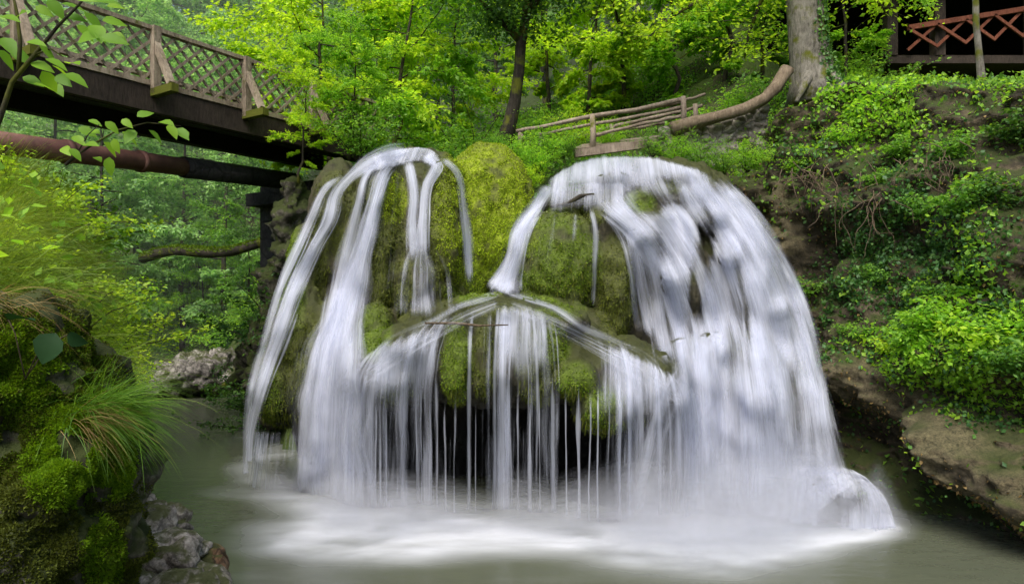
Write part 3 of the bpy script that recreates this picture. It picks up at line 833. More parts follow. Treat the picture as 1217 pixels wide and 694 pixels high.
wx = np.concatenate([np.linspace(-60, -8, 30)[:-1], np.linspace(-8, 8, 260), np.linspace(8, 12, 8)[1:]])
wy = np.concatenate([np.linspace(-60, 4.5, 30)[:-1], np.linspace(4.5, 12.8, 170), np.linspace(12.8, 55, 40)[1:]])
X, Yy = np.meshgrid(wx, wy)
fo = foam_at(X, Yy)
sw = np.array([noise.fractal(Vector((a * .9 + .8 * noise.noise(Vector((a * .5, b * .5, 1))), b * 2.0, 2.2)), 1.0, 2.0, 4) for a, b in zip(X.ravel(), Yy.ravel())]).reshape(X.shape)
fo *= np.clip(1.25 - np.maximum(0, 8.3 - Yy) * .55, .25, 1)
fo = np.clip((fo * .85 - .08) * (1 + .75 * sw), 0, .9)
hz = np.clip(fo, 0, 1) * .02 * (1 + sw)
me = np_mesh('river', np.stack([X, Yy, hz], -1).reshape(-1, 3), grid_faces(len(wy), len(wx)))
me.attributes.new('foam', 'FLOAT', 'POINT').data.foreach_set('value', fo.astype(np.float32).ravel())
tag(link('river', me, M['river']), kind='structure')

SPRAY = [(440, 626, 60, 10, .5), (560, 632, 80, 8, .5), (690, 636, 70, 9, .5), (860, 632, 70, 20, 1.1), (400, 606, 40, 14, .8), (470, 612, 60, 12, .7), (560, 616, 60, 9, .5), (640, 622, 60, 9, .5), (720, 626, 55, 10, .6), (800, 622, 45, 18, 1.0), (850, 618, 55, 26, 1.5), (905, 612, 48, 24, 1.3), (860, 650, 80, 26, .9), (950, 625, 30, 16, .7), (1010, 628, 45, 10, .9), (960, 618, 30, 14, .9), (1048, 622, 20, 7, .8),
         (330, 588, 30, 10, .5), (760, 650, 60, 14, .5), (430, 640, 60, 12, .4)]
sx = np.linspace(-5.2, 5.8, 200); sy = np.linspace(6.6, 11.0, 110)
X, Yy = np.meshgrid(sx, sy)
py = CY + H * F / Yy; px = CX + X / Yy * F
m = np.zeros(X.shape)
for fx, fy, rx, ry, a in SPRAY: m += a * np.exp(-(((px - fx) / rx) ** 2 + ((py - fy) / ry) ** 2))
m = np.clip(m * (1 + .5 * np.array([noise.fractal(Vector((a * 1.2, b * 1.6, 8.2)), 1.0, 2.0, 3) for a, b in zip(X.ravel(), Yy.ravel())]).reshape(X.shape)), 0, 1.5)
g = Geo(); dens = []
NL = 16
for k in range(NL):
    zj = vnoise(np.stack([X.ravel(), Yy.ravel(), np.full(X.size, k * 3.7)], 1), 2.2, 2).reshape(X.shape)
    z = .07 + .05 * m * zj + m * (.03 + .052 * k)
    qf = grid_faces(len(sy), len(sx)); qf = qf[m.ravel()[qf].max(1) > .07 + .05 * k / NL * 4]
    g.add(np.stack([X, Yy, z], -1).reshape(-1, 3) - np.array(FL), qf)
    dens.append(np.clip(m - .04, 0, 1.2).ravel() * .27 * (1 - k / NL) ** 1.2)
o = g.build('spray_mist', M['mist'], fall)
o.data.attributes.new('dens', 'FLOAT', 'POINT').data.foreach_set('value', np.concatenate(dens).astype(np.float32))

# ------------------------------------------------------------------ right bank cliff
PLAN = [(9.2, .5), (7.4, 3), (6.4, 5.2), (5.75, 7.2), (5.4, 8.8), (5.05, 9.8), (4.6, 10.8), (3.9, 11.7), (3.0, 12.3), (1.6, 12.6)]
NU, NVc = 340, 240
pl = catmull(PLAN, NU)
tn = unit(np.gradient(pl, axis=0)); nr = np.stack([-tn[:, 1], tn[:, 0]], 1)   # outward, to the camera and left
if (nr[150] @ np.array([-1, -.5])) < 0: nr = -nr
uu = np.linspace(0, 1, NU)
top = np.interp(uu, [0, .35, .6, .75, .88, 1], [7.2, 7.1, 6.9, 6.6, 5.7, 5.3])
back = np.interp(uu, [0, .35, .6, .75, .88, 1], [3.4, 2.9, 2.3, 1.6, .9, .6])
vv = np.linspace(0, 1, NVc)
A = pl[None, :, :] - nr[None] * (back[None, :, None] * (vv[:, None, None] ** 1.5))
Zc = -.5 + (top[None] + .5) * vv[:, None]
cl = np.stack([A[..., 0], A[..., 1], Zc], -1)
# beyond the lip the surface runs back under the wood
ext = []
for k in range(1, 26):
    B = pl - nr * (back + k * .28)[:, None]
    ext.append(np.stack([B[:, 0], B[:, 1], np.maximum(top + k * .05, ground(B[:, 0], B[:, 1]) + .22)], -1))
cl = np.concatenate([cl, np.stack(ext)], 0)
cl[..., 2] = np.where((cl[..., 0] > 5.8) & (cl[..., 1] > 3), np.minimum(cl[..., 2], 2.80 + .325 * cl[..., 1]), cl[..., 2])
me0 = np_mesh('c0', cl.reshape(-1, 3), grid_faces(cl.shape[0], NU)); C0 = bvh(me0); bpy.data.meshes.remove(me0)


def on(bv, px, py):
    d = Vector(((px - CX) / F, 1.0, (CY - py) / F)).normalized()
    h = bv.ray_cast(CAM, d); return h[0]


co = cl.reshape(-1, 3)
nn3 = np.broadcast_to(np.concatenate([nr, np.full((NU, 1), .15)], 1)[None], cl.shape).reshape(-1, 3)
amp = np.zeros(len(co))
FEAT = [([(985, 430), (1040, 455), (1100, 500), (1160, 550), (1225, 610)], .45, .75), ([(1000, 510), (1060, 565), (1130, 625), (1200, 660)], .45, -.8),
        ([(925, 230), (930, 265), (935, 290)], .35, .35), ([(970, 290), (965, 340), (960, 400)], .45, -.75), ([(1010, 240), (1060, 245)], .4, .3), ([(1080, 480), (1140, 470), (1217, 490)], .35, -.45),
        ([(1180, 250), (1200, 300)], .6, .35), ([(1000, 200), (940, 180)], .35, .25), ([(1130, 330), (1150, 380)], .5, .2), ([(930, 130), (960, 150)], .35, .2), ([(1180, 440), (1100, 430)], .4, .3),
        ([(990, 330), (1020, 340)], .3, .25), ([(1180, 170), (1217, 190)], .3, -.3), ([(905, 165), (960, 170)], .22, -.3)]
CF = []
for pts, r, a in FEAT:
    pp = catmull(pts, 14)
    h = [on(C0, *p) for p in pp]; h = np.array([x[:] for x in h if x is not None])
    if not len(h): continue
    d2 = np.min(((co[:, None, :] - h[None]) ** 2).sum(-1), axis=1)
    amp += a * np.exp(-d2 / r ** 2)
ns = np.array([fbm(Vector(p), .8, 6) * .48 + noise.ridged_multi_fractal(Vector((p[0] * 1.1, p[1] * 1.1, p[2] * 1.9 + p[0] * .5)), 1.0, 2.0, 5, 1.0, 2.0) * .13 + fbm(Vector(p), 4.5, 4) * .12 + fbm(Vector(p), 14, 3) * .035 + max(0, noise.noise(Vector((p[0] * 2.2, p[1] * 2.2, p[2] * 3.2)))) * .10 for p in co])
ns *= np.repeat(np.concatenate([np.ones(NVc), np.linspace(1, .15, 25)]), NU)
co2 = co + nn3 * (amp + ns - .1)[:, None]
cliff_me = np_mesh('rock_bank', co2, grid_faces(cl.shape[0], NU))
w_ = np.zeros(len(co2))
for pts, r, a_ in FEAT[:1] + FEAT[2:3]:
    h = [on(C0, *p) for p in catmull(pts, 14)]; h = np.array([x[:] for x in h if x is not None])
    w_ = np.maximum(w_, np.exp(-np.min(((co[:, None, :] - h[None]) ** 2).sum(-1), axis=1) / (r * .9) ** 2))
w_ = np.clip(w_ * (.75 + 1.5 * vnoise(co2, 2.2, 4, 3.3)), 0, .8)
cliff_me.attributes.new('tan', 'FLOAT_COLOR', 'POINT').data.foreach_set('color', np.concatenate([np.tile([.105, .088, .050], (len(co2), 1)), w_[:, None]], 1).astype(np.float32).ravel())
cliff = link('cliff', cliff_me, M['cliff']); tag(cliff, kind='structure')
CB = bvh(cliff_me)


SLAB = [on(CB, *p) for p in catmull([(1000, 450), (1040, 462), (1100, 505), (1160, 555), (1225, 615)], 14)]; SLAB = np.array([x_[:] for x_ in SLAB if x_ is not None])


def near_mask(pts_r, base=0.0):
    C = [(on(CB, x, y), r, a) for x, y, r, a in pts_r]
    C = [(np.array(c[:]), r, a) for c, r, a in C if c is not None]
    def f(cen, nn):
        w = np.full(len(cen), float(base))
        for c, r, a in C: w += a * np.exp(-((cen - c) ** 2).sum(1) / r ** 2)
        ds = np.min(((cen[:, None, :] - SLAB[None]) ** 2).sum(-1), axis=1)
        return np.clip(w, 0, 3) * np.clip(1.02 - 1.3 * np.exp(-ds / .4 ** 2), .01, 1)
    return f


# ivy and seedlings on the bank, in clusters of small leaves
def ground_leaves(name, me, n, mask, mat, size, up=.5, nscale=1.2, thr=0.0, lift=.05, aspect=.75, parent=None, off=0.0, clus=0):
    pos, nn = scatter(me, n, mask)
    k = vnoise(pos, nscale, 3, 3.1 + off) > thr + RNG.normal(size=n) * .12
    pos, nn = pos[k], nn[k]
    if clus:
        pos = np.repeat(pos, clus, 0) + RNG.normal(size=(len(pos) * clus, 3)) * size * .9; nn = np.repeat(nn, clus, 0)
    m = len(pos)
    d = RNG.normal(size=(m, 3)) * .6 + np.array([0, 0, -.15]) + nn * .5
    nrm = nn * (1 - up) + np.array([0, -.1, 1.0]) * up + RNG.normal(size=(m, 3)) * .3
    v, q = leaf_arrays(pos + nn * (RNG.random((m, 1)) ** 2 * lift * 2 + .01), d, nrm, size * RNG.uniform(.6, 1.35, m), aspect)
    o = link(name, np_mesh(name, v, q, smooth=False), M[mat], parent)
    return o


o = ground_leaves('ivy', cliff_me, 44000, near_mask([(1060, 290, .8, 1.2), (1100, 300, .7, 1.0), (1010, 360, .5, .9), (1020, 300, .4, .8), (1110, 360, .7, .9), (1160, 420, .8, .8), (1060, 400, .6, .8), (1000, 400, .4, .5), (960, 180, .5, .4), (1180, 380, .6, .6), (940, 330, .5, .5), (1010, 440, .5, .7), (1080, 230, .6, .8), (1180, 300, .6, .5), (1150, 490, .5, .5)], .06), 'leaf_ivy', .062, .45, 1.5, -.1, .07, clus=3)
tag(o, 'dark ivy carpet over the right rock bank', 'ivy', kind='stuff')
o = ground_leaves('seedlings', cliff_me, 26000, near_mask([(1090, 400, .7, 1.3), (1150, 400, .8, 1.3), (1050, 390, .5, .9), (1130, 430, .6, 1.2), (1190, 420, .7, 1.0), (1000, 150, .7, .5), (860, 185, .5, 1.0), (820, 190, .5, .9), (1080, 130, .9, .7), (900, 160, .5, .7), (1040, 110, .8, .7), (980, 120, .5, .6), (1160, 240, .6, .6), (1000, 60, .8, .6)], .015), 'leaf_bright', .07, .6, 1.3, -.05, .12, off=5, clus=3)
tag(o, 'bright green leafy ground cover on the right bank', 'ground cover', kind='stuff')
o = ground_leaves('undergrowth', cliff_me, 44000, lambda c, n: np.clip((c[:, 2] - 4.2) / 1.5, 0, 1) + .05, 'leaf_mid', .065, .5, 1.1, -.18, .10, off=9, clus=2)
tag(o, 'mixed green undergrowth along the top of the right bank', 'undergrowth', kind='stuff')
pos, nn = scatter(cliff_me, 60000, lambda c, n: np.clip(n[:, 2] + .35, 0, 1) * (c[:, 2] < 6.5))
k = vnoise(pos, 1.3, 4, 8.8) > -.02
pos, nn = pos[k], nn[k]
v, q = leaf_arrays(pos, nn + RNG.normal(size=pos.shape) * .6 + np.array([0, 0, -.3]), nn + RNG.normal(size=pos.shape) * .4, RNG.uniform(.025, .05, len(pos)), .6)
tag(link('moss', np_mesh('bank_moss', v, q, smooth=False), M['moss_olive']), 'olive moss patches on the right rock bank', 'moss', kind='stuff')
def scatter_ground(name, label, n, box, mat, size, lift, clus=3, thr=-.1, dmin=.15):
    xx = RNG.uniform(box[0], box[1], n); yy = RNG.uniform(box[2], box[3], n)
    dd_ = river_dist(xx, yy); k_ = dd_ > dmin; xx, yy = xx[k_], yy[k_]
    pos = np.stack([xx, yy, ground(xx, yy)], 1)
    e_ = .3; nx = -(ground(xx + e_, yy) - ground(xx - e_, yy)) / (2 * e_); ny = -(ground(xx, yy + e_) - ground(xx, yy - e_)) / (2 * e_)
    nn = unit(np.stack([nx, ny, np.ones_like(nx)], 1))
    k_ = vnoise(pos, .9, 3, 6.6) > thr; pos, nn = pos[k_], nn[k_]
    pos = np.repeat(pos, clus, 0) + RNG.normal(size=(len(pos) * clus, 3)) * size; nn = np.repeat(nn, clus, 0); m = len(pos)
    v, q = leaf_arrays(pos + nn * (RNG.random((m, 1)) ** 1.5 * lift + .06), RNG.normal(size=(m, 3)) + nn * .4 - [0, 0, .2], nn * .5 + [0, 0, .6] + RNG.normal(size=(m, 3)) * .35, size * RNG.uniform(.6, 1.35, m), .7)
    tag(link(name, np_mesh(name, v, q, smooth=False), M[mat]), label, name.replace('_', ' '), kind='stuff')
scatter_ground('undergrowth', 'leafy undergrowth on the slope around the timber shelter', 22000, (4, 20, 9, 16.6), 'leaf_mid', .09, .35)
scatter_ground('undergrowth', 'leafy undergrowth on the flat ground behind the falls', 20000, (-8, 5, 12.4, 24), 'leaf_mid', .10, .5)
scatter_ground('undergrowth', 'rank green growth covering the left and far banks', 40000, (-24, -2.5, 4, 40), 'leaf_bright', .12, .5, thr=-.2, dmin=.6)
# dead leaves
pos, nn = scatter(cliff_me, 9000, lambda c, n: np.clip(n[:, 2], 0, 1) ** 2)
v, q = leaf_arrays(pos + nn * .015, RNG.normal(size=pos.shape), nn + RNG.normal(size=pos.shape) * .35, RNG.uniform(.04, .08, len(pos)), .6)
tag(link('leaf_litter', np_mesh('leaf_litter', v, q, smooth=False), M['grass_dry']), 'dry brown leaf litter on the right bank', 'leaf litter', kind='stuff')
g = Geo()
pos, nn = scatter(cliff_me, 150, lambda c, n: np.clip((c[:, 2] - 3.6) / 1.0, 0, 1) * (c[:, 2] < 6.8))
for p, n_ in zip(pos, nn):
    dr = unit(n_ * .5 + RNG.normal(size=3) * .7); pts = [p - n_ * .03]; L_ = RNG.uniform(.3, 1.1)
    for s_ in range(7):
        dr = unit(dr + RNG.normal(size=3) * .28 + [0, 0, -.16]); pts.append(pts[-1] + dr * L_ / 7)
    g.tube(pts, np.linspace(.008, .002, 8), 4)
tag(g.build('brushwood', M['twig']), 'dead brown twigs and stems littering the right bank', 'brushwood', kind='stuff')
# hanging roots
for i, (px, py, ln, n) in enumerate([(965, 210, .9, 26), (1060, 200, 1.1, 16), (1035, 250, .9, 16), (1120, 200, .6, 14), (905, 150, .5, 9)]):
    c = on(CB, px, py)
    g = Geo()
    for j in range(n):
        p = np.array(c[:]) + RNG.normal(size=3) * np.array([.28, .1, .15]) + np.array([-.05, -.14, .1])
        pts = [p]; dr = np.array([RNG.normal() * .5, -.25, -.4])
        for s in range(9):
            dr = unit(dr + RNG.normal(size=3) * .35 + np.array([0, 0, -.28])); pts.append(pts[-1] + dr * ln / 9 * RNG.uniform(.6, 1.2))
        g.tube(pts, np.linspace(.009, .003, 10), 4)
    o = g.build('hanging_roots', M['twig'])
    tag(o, ['tangle of brown hanging roots beside the top of the right fall', 'thin roots trailing down the middle of the right bank', 'bare roots hanging over the dark hollow by the fall', 'short root strands below the thin sapling on the right', 'few roots hanging below the stone wall end'][i], 'roots')

# ------------------------------------------------------------------ plants, shrubs and trees
def tree_proto(name, height, crown0, radius, limbs, leaves_per, leaf, seed, lean=(0, 0), trunk_r=.16, mat_b='bark', mat_l='leaf_mid', flat=.35, up=.35, twig=7):
    rs = np.random.default_rng(seed)
    root = bpy.data.objects.new(name, None); COL.objects.link(root)
    g = Geo(); LV = []; LQ = []; n0 = 0
    zs = np.linspace(-.6, height * .93, 12)
    ox = np.cumsum(rs.normal(size=12) * .09) + lean[0] * np.maximum(zs, 0); oy = np.cumsum(rs.normal(size=12) * .09) + lean[1] * np.maximum(zs, 0)
    tr = np.stack([ox - ox[0], oy - oy[0], zs], 1)
    g.tube(tr, trunk_r * (1 - np.linspace(0, .85, 12)) * np.r_[1.35, np.ones(11)], 8, rough=.04)
    lp, ld = [], []
    for i in range(limbs):
        f = (i + rs.random() * .8) / limbs
        z = crown0 + (height - crown0) * f ** .95
        b = np.array([np.interp(z, zs, tr[:, 0]), np.interp(z, zs, tr[:, 1]), z])
        az = i * 2.4 + rs.normal() * .4
        L = radius * (math.sin(math.pi * (0.18 + .78 * (1 - f) ** .8)) * .9 + .15) * rs.uniform(.6, 1.15)
        dr = np.array([math.cos(az), math.sin(az), up * (.3 + f)])
        pts = [b]
        ns = 7
        for s in range(ns):
            dr = unit(dr + rs.normal(size=3) * .16 + np.array([0, 0, -.055])); pts.append(pts[-1] + dr * L / ns)
        r0 = trunk_r * .34 * (1 - .6 * f)
        g.tube(pts, np.linspace(r0, r0 * .15, ns + 1), 5, False)
        for s in range(2, ns + 1):
            for tw in range(twig // 2 if s < 4 else twig):
                side = 1 if tw % 2 else -1
                base = pts[s - 1] + (pts[s] - pts[s - 1]) * rs.random()
                hd = unit(pts[s] - pts[s - 1]); lat = unit(np.cross(hd, np.array([0, 0, 1.0])))
                td = unit(hd * rs.uniform(.3, 1) + lat * side * rs.uniform(.4, 1.1) + np.array([0, 0, rs.normal() * flat]))
                tl = L * rs.uniform(.14, .34)
                if tw % 3 == 0: g.tube([base, base + td * tl * .5 + np.array([0, 0, .01]), base + td * tl + np.array([0, 0, -.08 * tl])], [r0 * .16, r0 * .1, r0 * .05], 3, False)
                m = leaves_per
                t = rs.random(m) ** .8
                pp = base + td * (t * tl)[:, None] + np.array([0, 0, -.1]) * (t * t * tl)[:, None] + rs.normal(size=(m, 3)) * np.array([.10, .10, .05]) * tl
                lp.append(pp)
                ld.append(td[None] * .8 + rs.normal(size=(m, 3)) * np.array([.7, .7, .3]) + np.array([0, 0, -.18]))
    lp = np.vstack(lp); ld = np.vstack(ld); m = len(lp)
    nrm = np.array([0, 0, 1.0]) + rs.normal(size=(m, 3)) * .42
    v, q = leaf_arrays(lp, ld, nrm, leaf * rs.uniform(.6, 1.3, m), .62)
    tk = g.build('trunk', M[mat_b], root)
    cr = link('crown', np_mesh('crown', v, q, smooth=False), M[mat_l], root)
    return root, m


def bush_proto(name, height, radius, stems, leaves_per, leaf, seed, mat_l='leaf_mid', aspect=.6, mat_b='bark', arch=.5):
    rs = np.random.default_rng(seed)
    root = bpy.data.objects.new(name, None); COL.objects.link(root)
    g = Geo(); lp, ld = [], []
    for i in range(stems):
        az = i * 2.4 + rs.normal() * .3; out = rs.uniform(.15, 1.0)
        dr = np.array([math.cos(az) * out, math.sin(az) * out, 1.0]); L = height * rs.uniform(.65, 1.15)
        b = np.array([math.cos(az), math.sin(az), 0]) * radius * .12 * rs.random() + np.array([0, 0, -.15]); pts = [b]
        for s in range(8):
            dr = unit(dr + rs.normal(size=3) * .14 + np.array([math.cos(az), math.sin(az), -.3]) * .16 * arch * out * s / 3); pts.append(pts[-1] + dr * L / 8)
        g.tube(pts, np.linspace(.02, .004, 9) * height / 2, 5, False)
        for s in range(2, 9):
            for tw in range(4):
                a2 = rs.random() * 6.28
                td = unit(np.array([math.cos(a2), math.sin(a2), rs.normal() * .25 + .05])); tl = radius * rs.uniform(.2, .5)
                base = pts[s - 1] + (pts[s] - pts[s - 1]) * rs.random()
                m = leaves_per; t = rs.random(m)
                lp.append(base + td * (t * tl)[:, None] + rs.normal(size=(m, 3)) * np.array([.12, .12, .06]) * tl + np.array([0, 0, -.12]) * (t * t * tl)[:, None])
                ld.append(td[None] * .8 + rs.normal(size=(m, 3)) * np.array([.6, .6, .3]) + np.array([0, 0, -.15]))
    lp = np.vstack(lp); ld = np.vstack(ld); m = len(lp)
    v, q = leaf_arrays(lp, ld, np.array([0, 0, 1.0]) + rs.normal(size=(m, 3)) * .45, leaf * rs.uniform(.6, 1.3, m), aspect)
    g.build('stem', M[mat_b], root); link('foliage', np_mesh('foliage', v, q, smooth=False), M[mat_l], root)
    return root, m


PROTO = {}
PROTO['tall'] = tree_proto('beech_tree', 15, 2.0, 4.4, 30, 24, .17, 1)[0]
PROTO['tall2'] = tree_proto('beech_tree', 13, 1.2, 4.0, 28, 26, .16, 2)[0]
PROTO['low'] = tree_proto('young_tree', 7.5, .8, 3.0, 22, 24, .125, 3, trunk_r=.09)[0]
PROTO['low2'] = tree_proto('young_tree', 6.5, .6, 2.8, 20, 24, .12, 4, (.08, -.06), trunk_r=.08)[0]
PROTO['bush'] = bush_proto('shrub', 2.4, 1.6, 13, 11, .10, 5)[0]
PROTO['bush2'] = bush_proto('shrub', 1.8, 1.5, 12, 12, .09, 6)[0]
PROTO['small'] = bush_proto('leafy_plant', .65, .6, 8, 5, .075, 7, mat_b='twig')[0]
USED = set()


def plant(kind, px, Y, scale, mat, label, cat, group=None, py=None, dz=0.0, rz=None, name=None, x=None, z=None, sz=1.0):
    o = PROTO[kind]
    o = copy_tree(o) if kind in USED else o
    USED.add(kind)
    xx = (px - CX) * Y / F if x is None else x
    zz = z if z is not None else (H - (py - CY) * Y / F if py is not None else gz(xx, Y)) + dz
    o.location = (xx, Y, zz); o.rotation_euler.z = random.uniform(0, 6.28) if rz is None else rz
    s = scale * random.uniform(.93, 1.07); o.scale = (s, s, s * sz)
    for ch in o.children:
        if ch.name.split('.')[0] in ('crown', 'foliage'):
            ch.material_slots[0].link = 'OBJECT'; ch.material_slots[0].material = M[mat]
    if name: o.name = name
    if 'group' in o: del o['group']
    tag(o, label, cat, group)
    return o


# hazy wood beyond the bridge
for px, Y, s in ((-40, 30, 1.0), (60, 34, 1.1), (120, 28, .9), (160, 40, 1.2), (215, 33, 1.0), (265, 29, .95), (300, 42, 1.2), (340, 36, 1.1), (400, 46, 1.2), (240, 50, 1.3), (100, 52, 1.3), (20, 46, 1.2), (-60, 40, 1.2)):
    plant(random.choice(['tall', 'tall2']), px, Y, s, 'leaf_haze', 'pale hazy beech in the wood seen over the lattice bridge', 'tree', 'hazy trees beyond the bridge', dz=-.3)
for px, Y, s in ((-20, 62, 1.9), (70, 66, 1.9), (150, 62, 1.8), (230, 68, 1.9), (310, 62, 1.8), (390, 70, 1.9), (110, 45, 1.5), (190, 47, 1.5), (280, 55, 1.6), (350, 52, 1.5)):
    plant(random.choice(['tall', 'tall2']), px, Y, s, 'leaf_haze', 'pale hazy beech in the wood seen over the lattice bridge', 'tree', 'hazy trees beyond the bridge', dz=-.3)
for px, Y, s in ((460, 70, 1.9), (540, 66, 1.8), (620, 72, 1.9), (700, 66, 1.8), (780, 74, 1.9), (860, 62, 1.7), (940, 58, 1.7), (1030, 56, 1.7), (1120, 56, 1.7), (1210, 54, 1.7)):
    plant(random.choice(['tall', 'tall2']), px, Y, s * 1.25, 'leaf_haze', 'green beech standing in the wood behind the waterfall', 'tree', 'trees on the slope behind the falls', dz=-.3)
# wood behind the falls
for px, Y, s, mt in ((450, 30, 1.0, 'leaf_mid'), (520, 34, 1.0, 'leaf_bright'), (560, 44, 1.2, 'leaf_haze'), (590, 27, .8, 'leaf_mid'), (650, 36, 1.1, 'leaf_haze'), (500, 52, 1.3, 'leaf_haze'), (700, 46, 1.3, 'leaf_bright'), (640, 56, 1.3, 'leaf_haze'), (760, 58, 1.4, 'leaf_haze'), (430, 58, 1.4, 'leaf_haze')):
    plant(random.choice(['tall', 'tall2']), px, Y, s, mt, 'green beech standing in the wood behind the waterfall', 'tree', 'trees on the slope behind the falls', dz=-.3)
# lime canopy behind the footbridge
for px, Y, s, mt in ((740, 24, .85, 'leaf_lime'), (820, 22, .85, 'leaf_lime'), (890, 26, 1.0, 'leaf_lime'), (790, 33, 1.1, 'leaf_lime'), (960, 30, 1.1, 'leaf_bright'), (1040, 34, 1.2, 'leaf_bright'), (1130, 40, 1.2, 'leaf_mid'), (1220, 36, 1.2, 'leaf_mid'), (880, 40, 1.2, 'leaf_bright'), (1010, 24, .8, 'leaf_bright')):
    plant(random.choice(['tall', 'tall2']), px, Y, s, mt, 'sunlit lime green beech rising behind the footbridge and big trunk', 'tree', 'lime green trees behind the footbridge', dz=-.3)
plant('low', 395, 17.5, 1.05, 'leaf_lime', 'bright lime young tree spreading over the far end of the bridge', 'tree')
plant('low2', 470, 17.0, 1.1, 'leaf_bright', 'slender many-branched young tree left of the dark leaning trunk', 'tree')
plant('low', 545, 19.5, .8, 'leaf_lime', 'low bright young tree with tiered sprays behind the leaning trunk', 'tree')
plant('low2', 430, 21, 1.1, 'leaf_mid', 'mid green young tree behind the bridge end', 'tree')
for px, Y, s in ((690, 18, .85), (745, 19, .9), (660, 21, .8)):
    plant('low', px, Y, s, 'leaf_lime', 'yellow green sapling in the thicket just behind the footbridge rails', 'tree', 'saplings behind the footbridge')
for px, Y, s in ((800, 17.5, .85), (860, 17, .9), (915, 18.5, .9)):
    plant('low2', px, Y, s, 'leaf_bright', 'leafy sapling above the curved log and stone wall', 'tree', 'saplings above the log')
for px, Y, s, mt in ((1000, 16.5, .6, 'leaf_bright'), (1030, 25, .9, 'leaf_mid')):
    plant('low', px, Y, s, mt, 'leafy sapling between the big trunk and the timber shelter', 'tree', 'saplings beside the shelter')

# far bank under the bridge
i = 0
for px, Y, s, mt, kd in ((150, 36, .9, 'leaf_bright', 'low'), (200, 35, .9, 'leaf_mid', 'low2'), (250, 31, .8, 'leaf_bright', 'low'), (290, 26, .75, 'leaf_mid', 'low2'), (110, 38, 1., 'leaf_bright', 'low2'), (60, 40, 1.1, 'leaf_haze', 'low'), (320, 24, .7, 'leaf_dark', 'low'), (230, 38, 1.1, 'leaf_haze', 'low2'), (180, 42, 1.2, 'leaf_haze', 'low')):
    plant(kd, px, Y, s, mt, 'young tree on the far bank framed below the bridge', 'tree', 'young trees on the far bank', dz=-.4)
for px, Y, s, mt in ((160, 35.5, 1.1, 'leaf_bright'), (205, 34.5, 1.1, 'leaf_mid'), (225, 31, .9, 'leaf_bright'), (275, 27, .9, 'leaf_bright'), (300, 23.5, .8, 'leaf_mid'), (305, 21, .85, 'leaf_bright'), (330, 19, .8, 'leaf_dark'), (180, 37, 1.2, 'leaf_mid'), (225, 35, 1.2, 'leaf_bright'), (345, 17.5, .7, 'leaf_dark'), (318, 20, .6, 'leaf_mid'), (280, 28, 1.2, 'leaf_dark'), (140, 38, 1.2, 'leaf_dark')):
    plant(random.choice(['bush', 'bush2']), px, Y, s, mt, 'leafy shrub overhanging the water on the far bank', 'shrub', 'shrubs along the far bank', dz=-.2)
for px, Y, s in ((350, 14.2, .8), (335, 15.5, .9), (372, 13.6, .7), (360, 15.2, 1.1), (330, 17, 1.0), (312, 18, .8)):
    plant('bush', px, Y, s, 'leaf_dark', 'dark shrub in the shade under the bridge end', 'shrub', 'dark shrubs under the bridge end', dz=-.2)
# plateau shrubs behind the falls
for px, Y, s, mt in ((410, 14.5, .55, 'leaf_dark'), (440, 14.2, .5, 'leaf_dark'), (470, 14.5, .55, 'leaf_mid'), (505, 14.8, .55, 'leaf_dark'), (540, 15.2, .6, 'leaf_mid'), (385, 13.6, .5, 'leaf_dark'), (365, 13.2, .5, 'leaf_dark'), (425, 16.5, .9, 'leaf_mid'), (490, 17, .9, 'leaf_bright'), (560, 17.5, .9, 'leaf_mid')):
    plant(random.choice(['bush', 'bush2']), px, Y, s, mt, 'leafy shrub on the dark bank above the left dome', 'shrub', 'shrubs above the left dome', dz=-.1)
for px, py_, Y, s, mt in ((612, 185, 12.2, .34, 'leaf_bright'), (640, 195, 11.9, .36, 'leaf_bright'), (655, 180, 12.4, .38, 'leaf_bright'), (628, 215, 11.6, .26, 'leaf_lime'), (668, 178, 12.6, .3, 'leaf_mid'), (590, 172, 12.8, .3, 'leaf_mid')):
    plant('bush2', px, Y, s, mt, 'fresh green plant in the gap between the two domes', 'plant', 'plants between the domes', py=py_ + 8)
for px, py_, Y, s, mt in ((775, 178, 12.6, .3, 'leaf_mid'), (800, 188, 12.3, .28, 'leaf_bright'), (830, 192, 12.1, .3, 'leaf_mid'), (860, 200, 11.9, .28, 'leaf_mid'), (888, 196, 11.7, .3, 'leaf_bright'), (720, 170, 13.4, .3, 'leaf_bright'), (680, 165, 13.8, .35, 'leaf_lime'), (650, 165, 14.2, .4, 'leaf_bright')):
    plant('bush', px, Y, s, mt, 'small leafy shrub at the foot of the stone wall and footbridge', 'shrub', 'shrubs below the footbridge', py=py_ + 6)
# loose plants on the right bank
for px, py_, s, mt in ((1110, 385, 1.0, 'leaf_bright'), (1150, 410, 1.1, 'leaf_lime'), (1085, 405, .9, 'leaf_bright'), (1180, 395, .9, 'leaf_bright'), (1130, 350, .8, 'leaf_mid'), (1060, 415, .8, 'leaf_lime'), (1200, 430, .9, 'leaf_mid'), (1020, 395, .6, 'leaf_mid'), (955, 345, .6, 'leaf_mid'), (1045, 330, .6, 'leaf_mid'),
                       (1140, 245, .8, 'leaf_mid'), (1190, 235, .9, 'leaf_dark'), (1100, 250, .7, 'leaf_mid'), (1000, 165, .6, 'leaf_bright'), (1070, 180, .7, 'leaf_mid'), (1130, 180, .7, 'leaf_mid'), (950, 200, .5, 'leaf_bright'), (1205, 160, .9, 'leaf_dark'), (1040, 215, .5, 'leaf_mid')):
    c = on(CB, px, py_)
    if c is None: continue
    plant('small', px, c.y, s, mt, 'broad leaved green plant rooted on the right rock bank', 'plant', 'leafy plants on the right bank', x=c.x, z=c.z - .02)
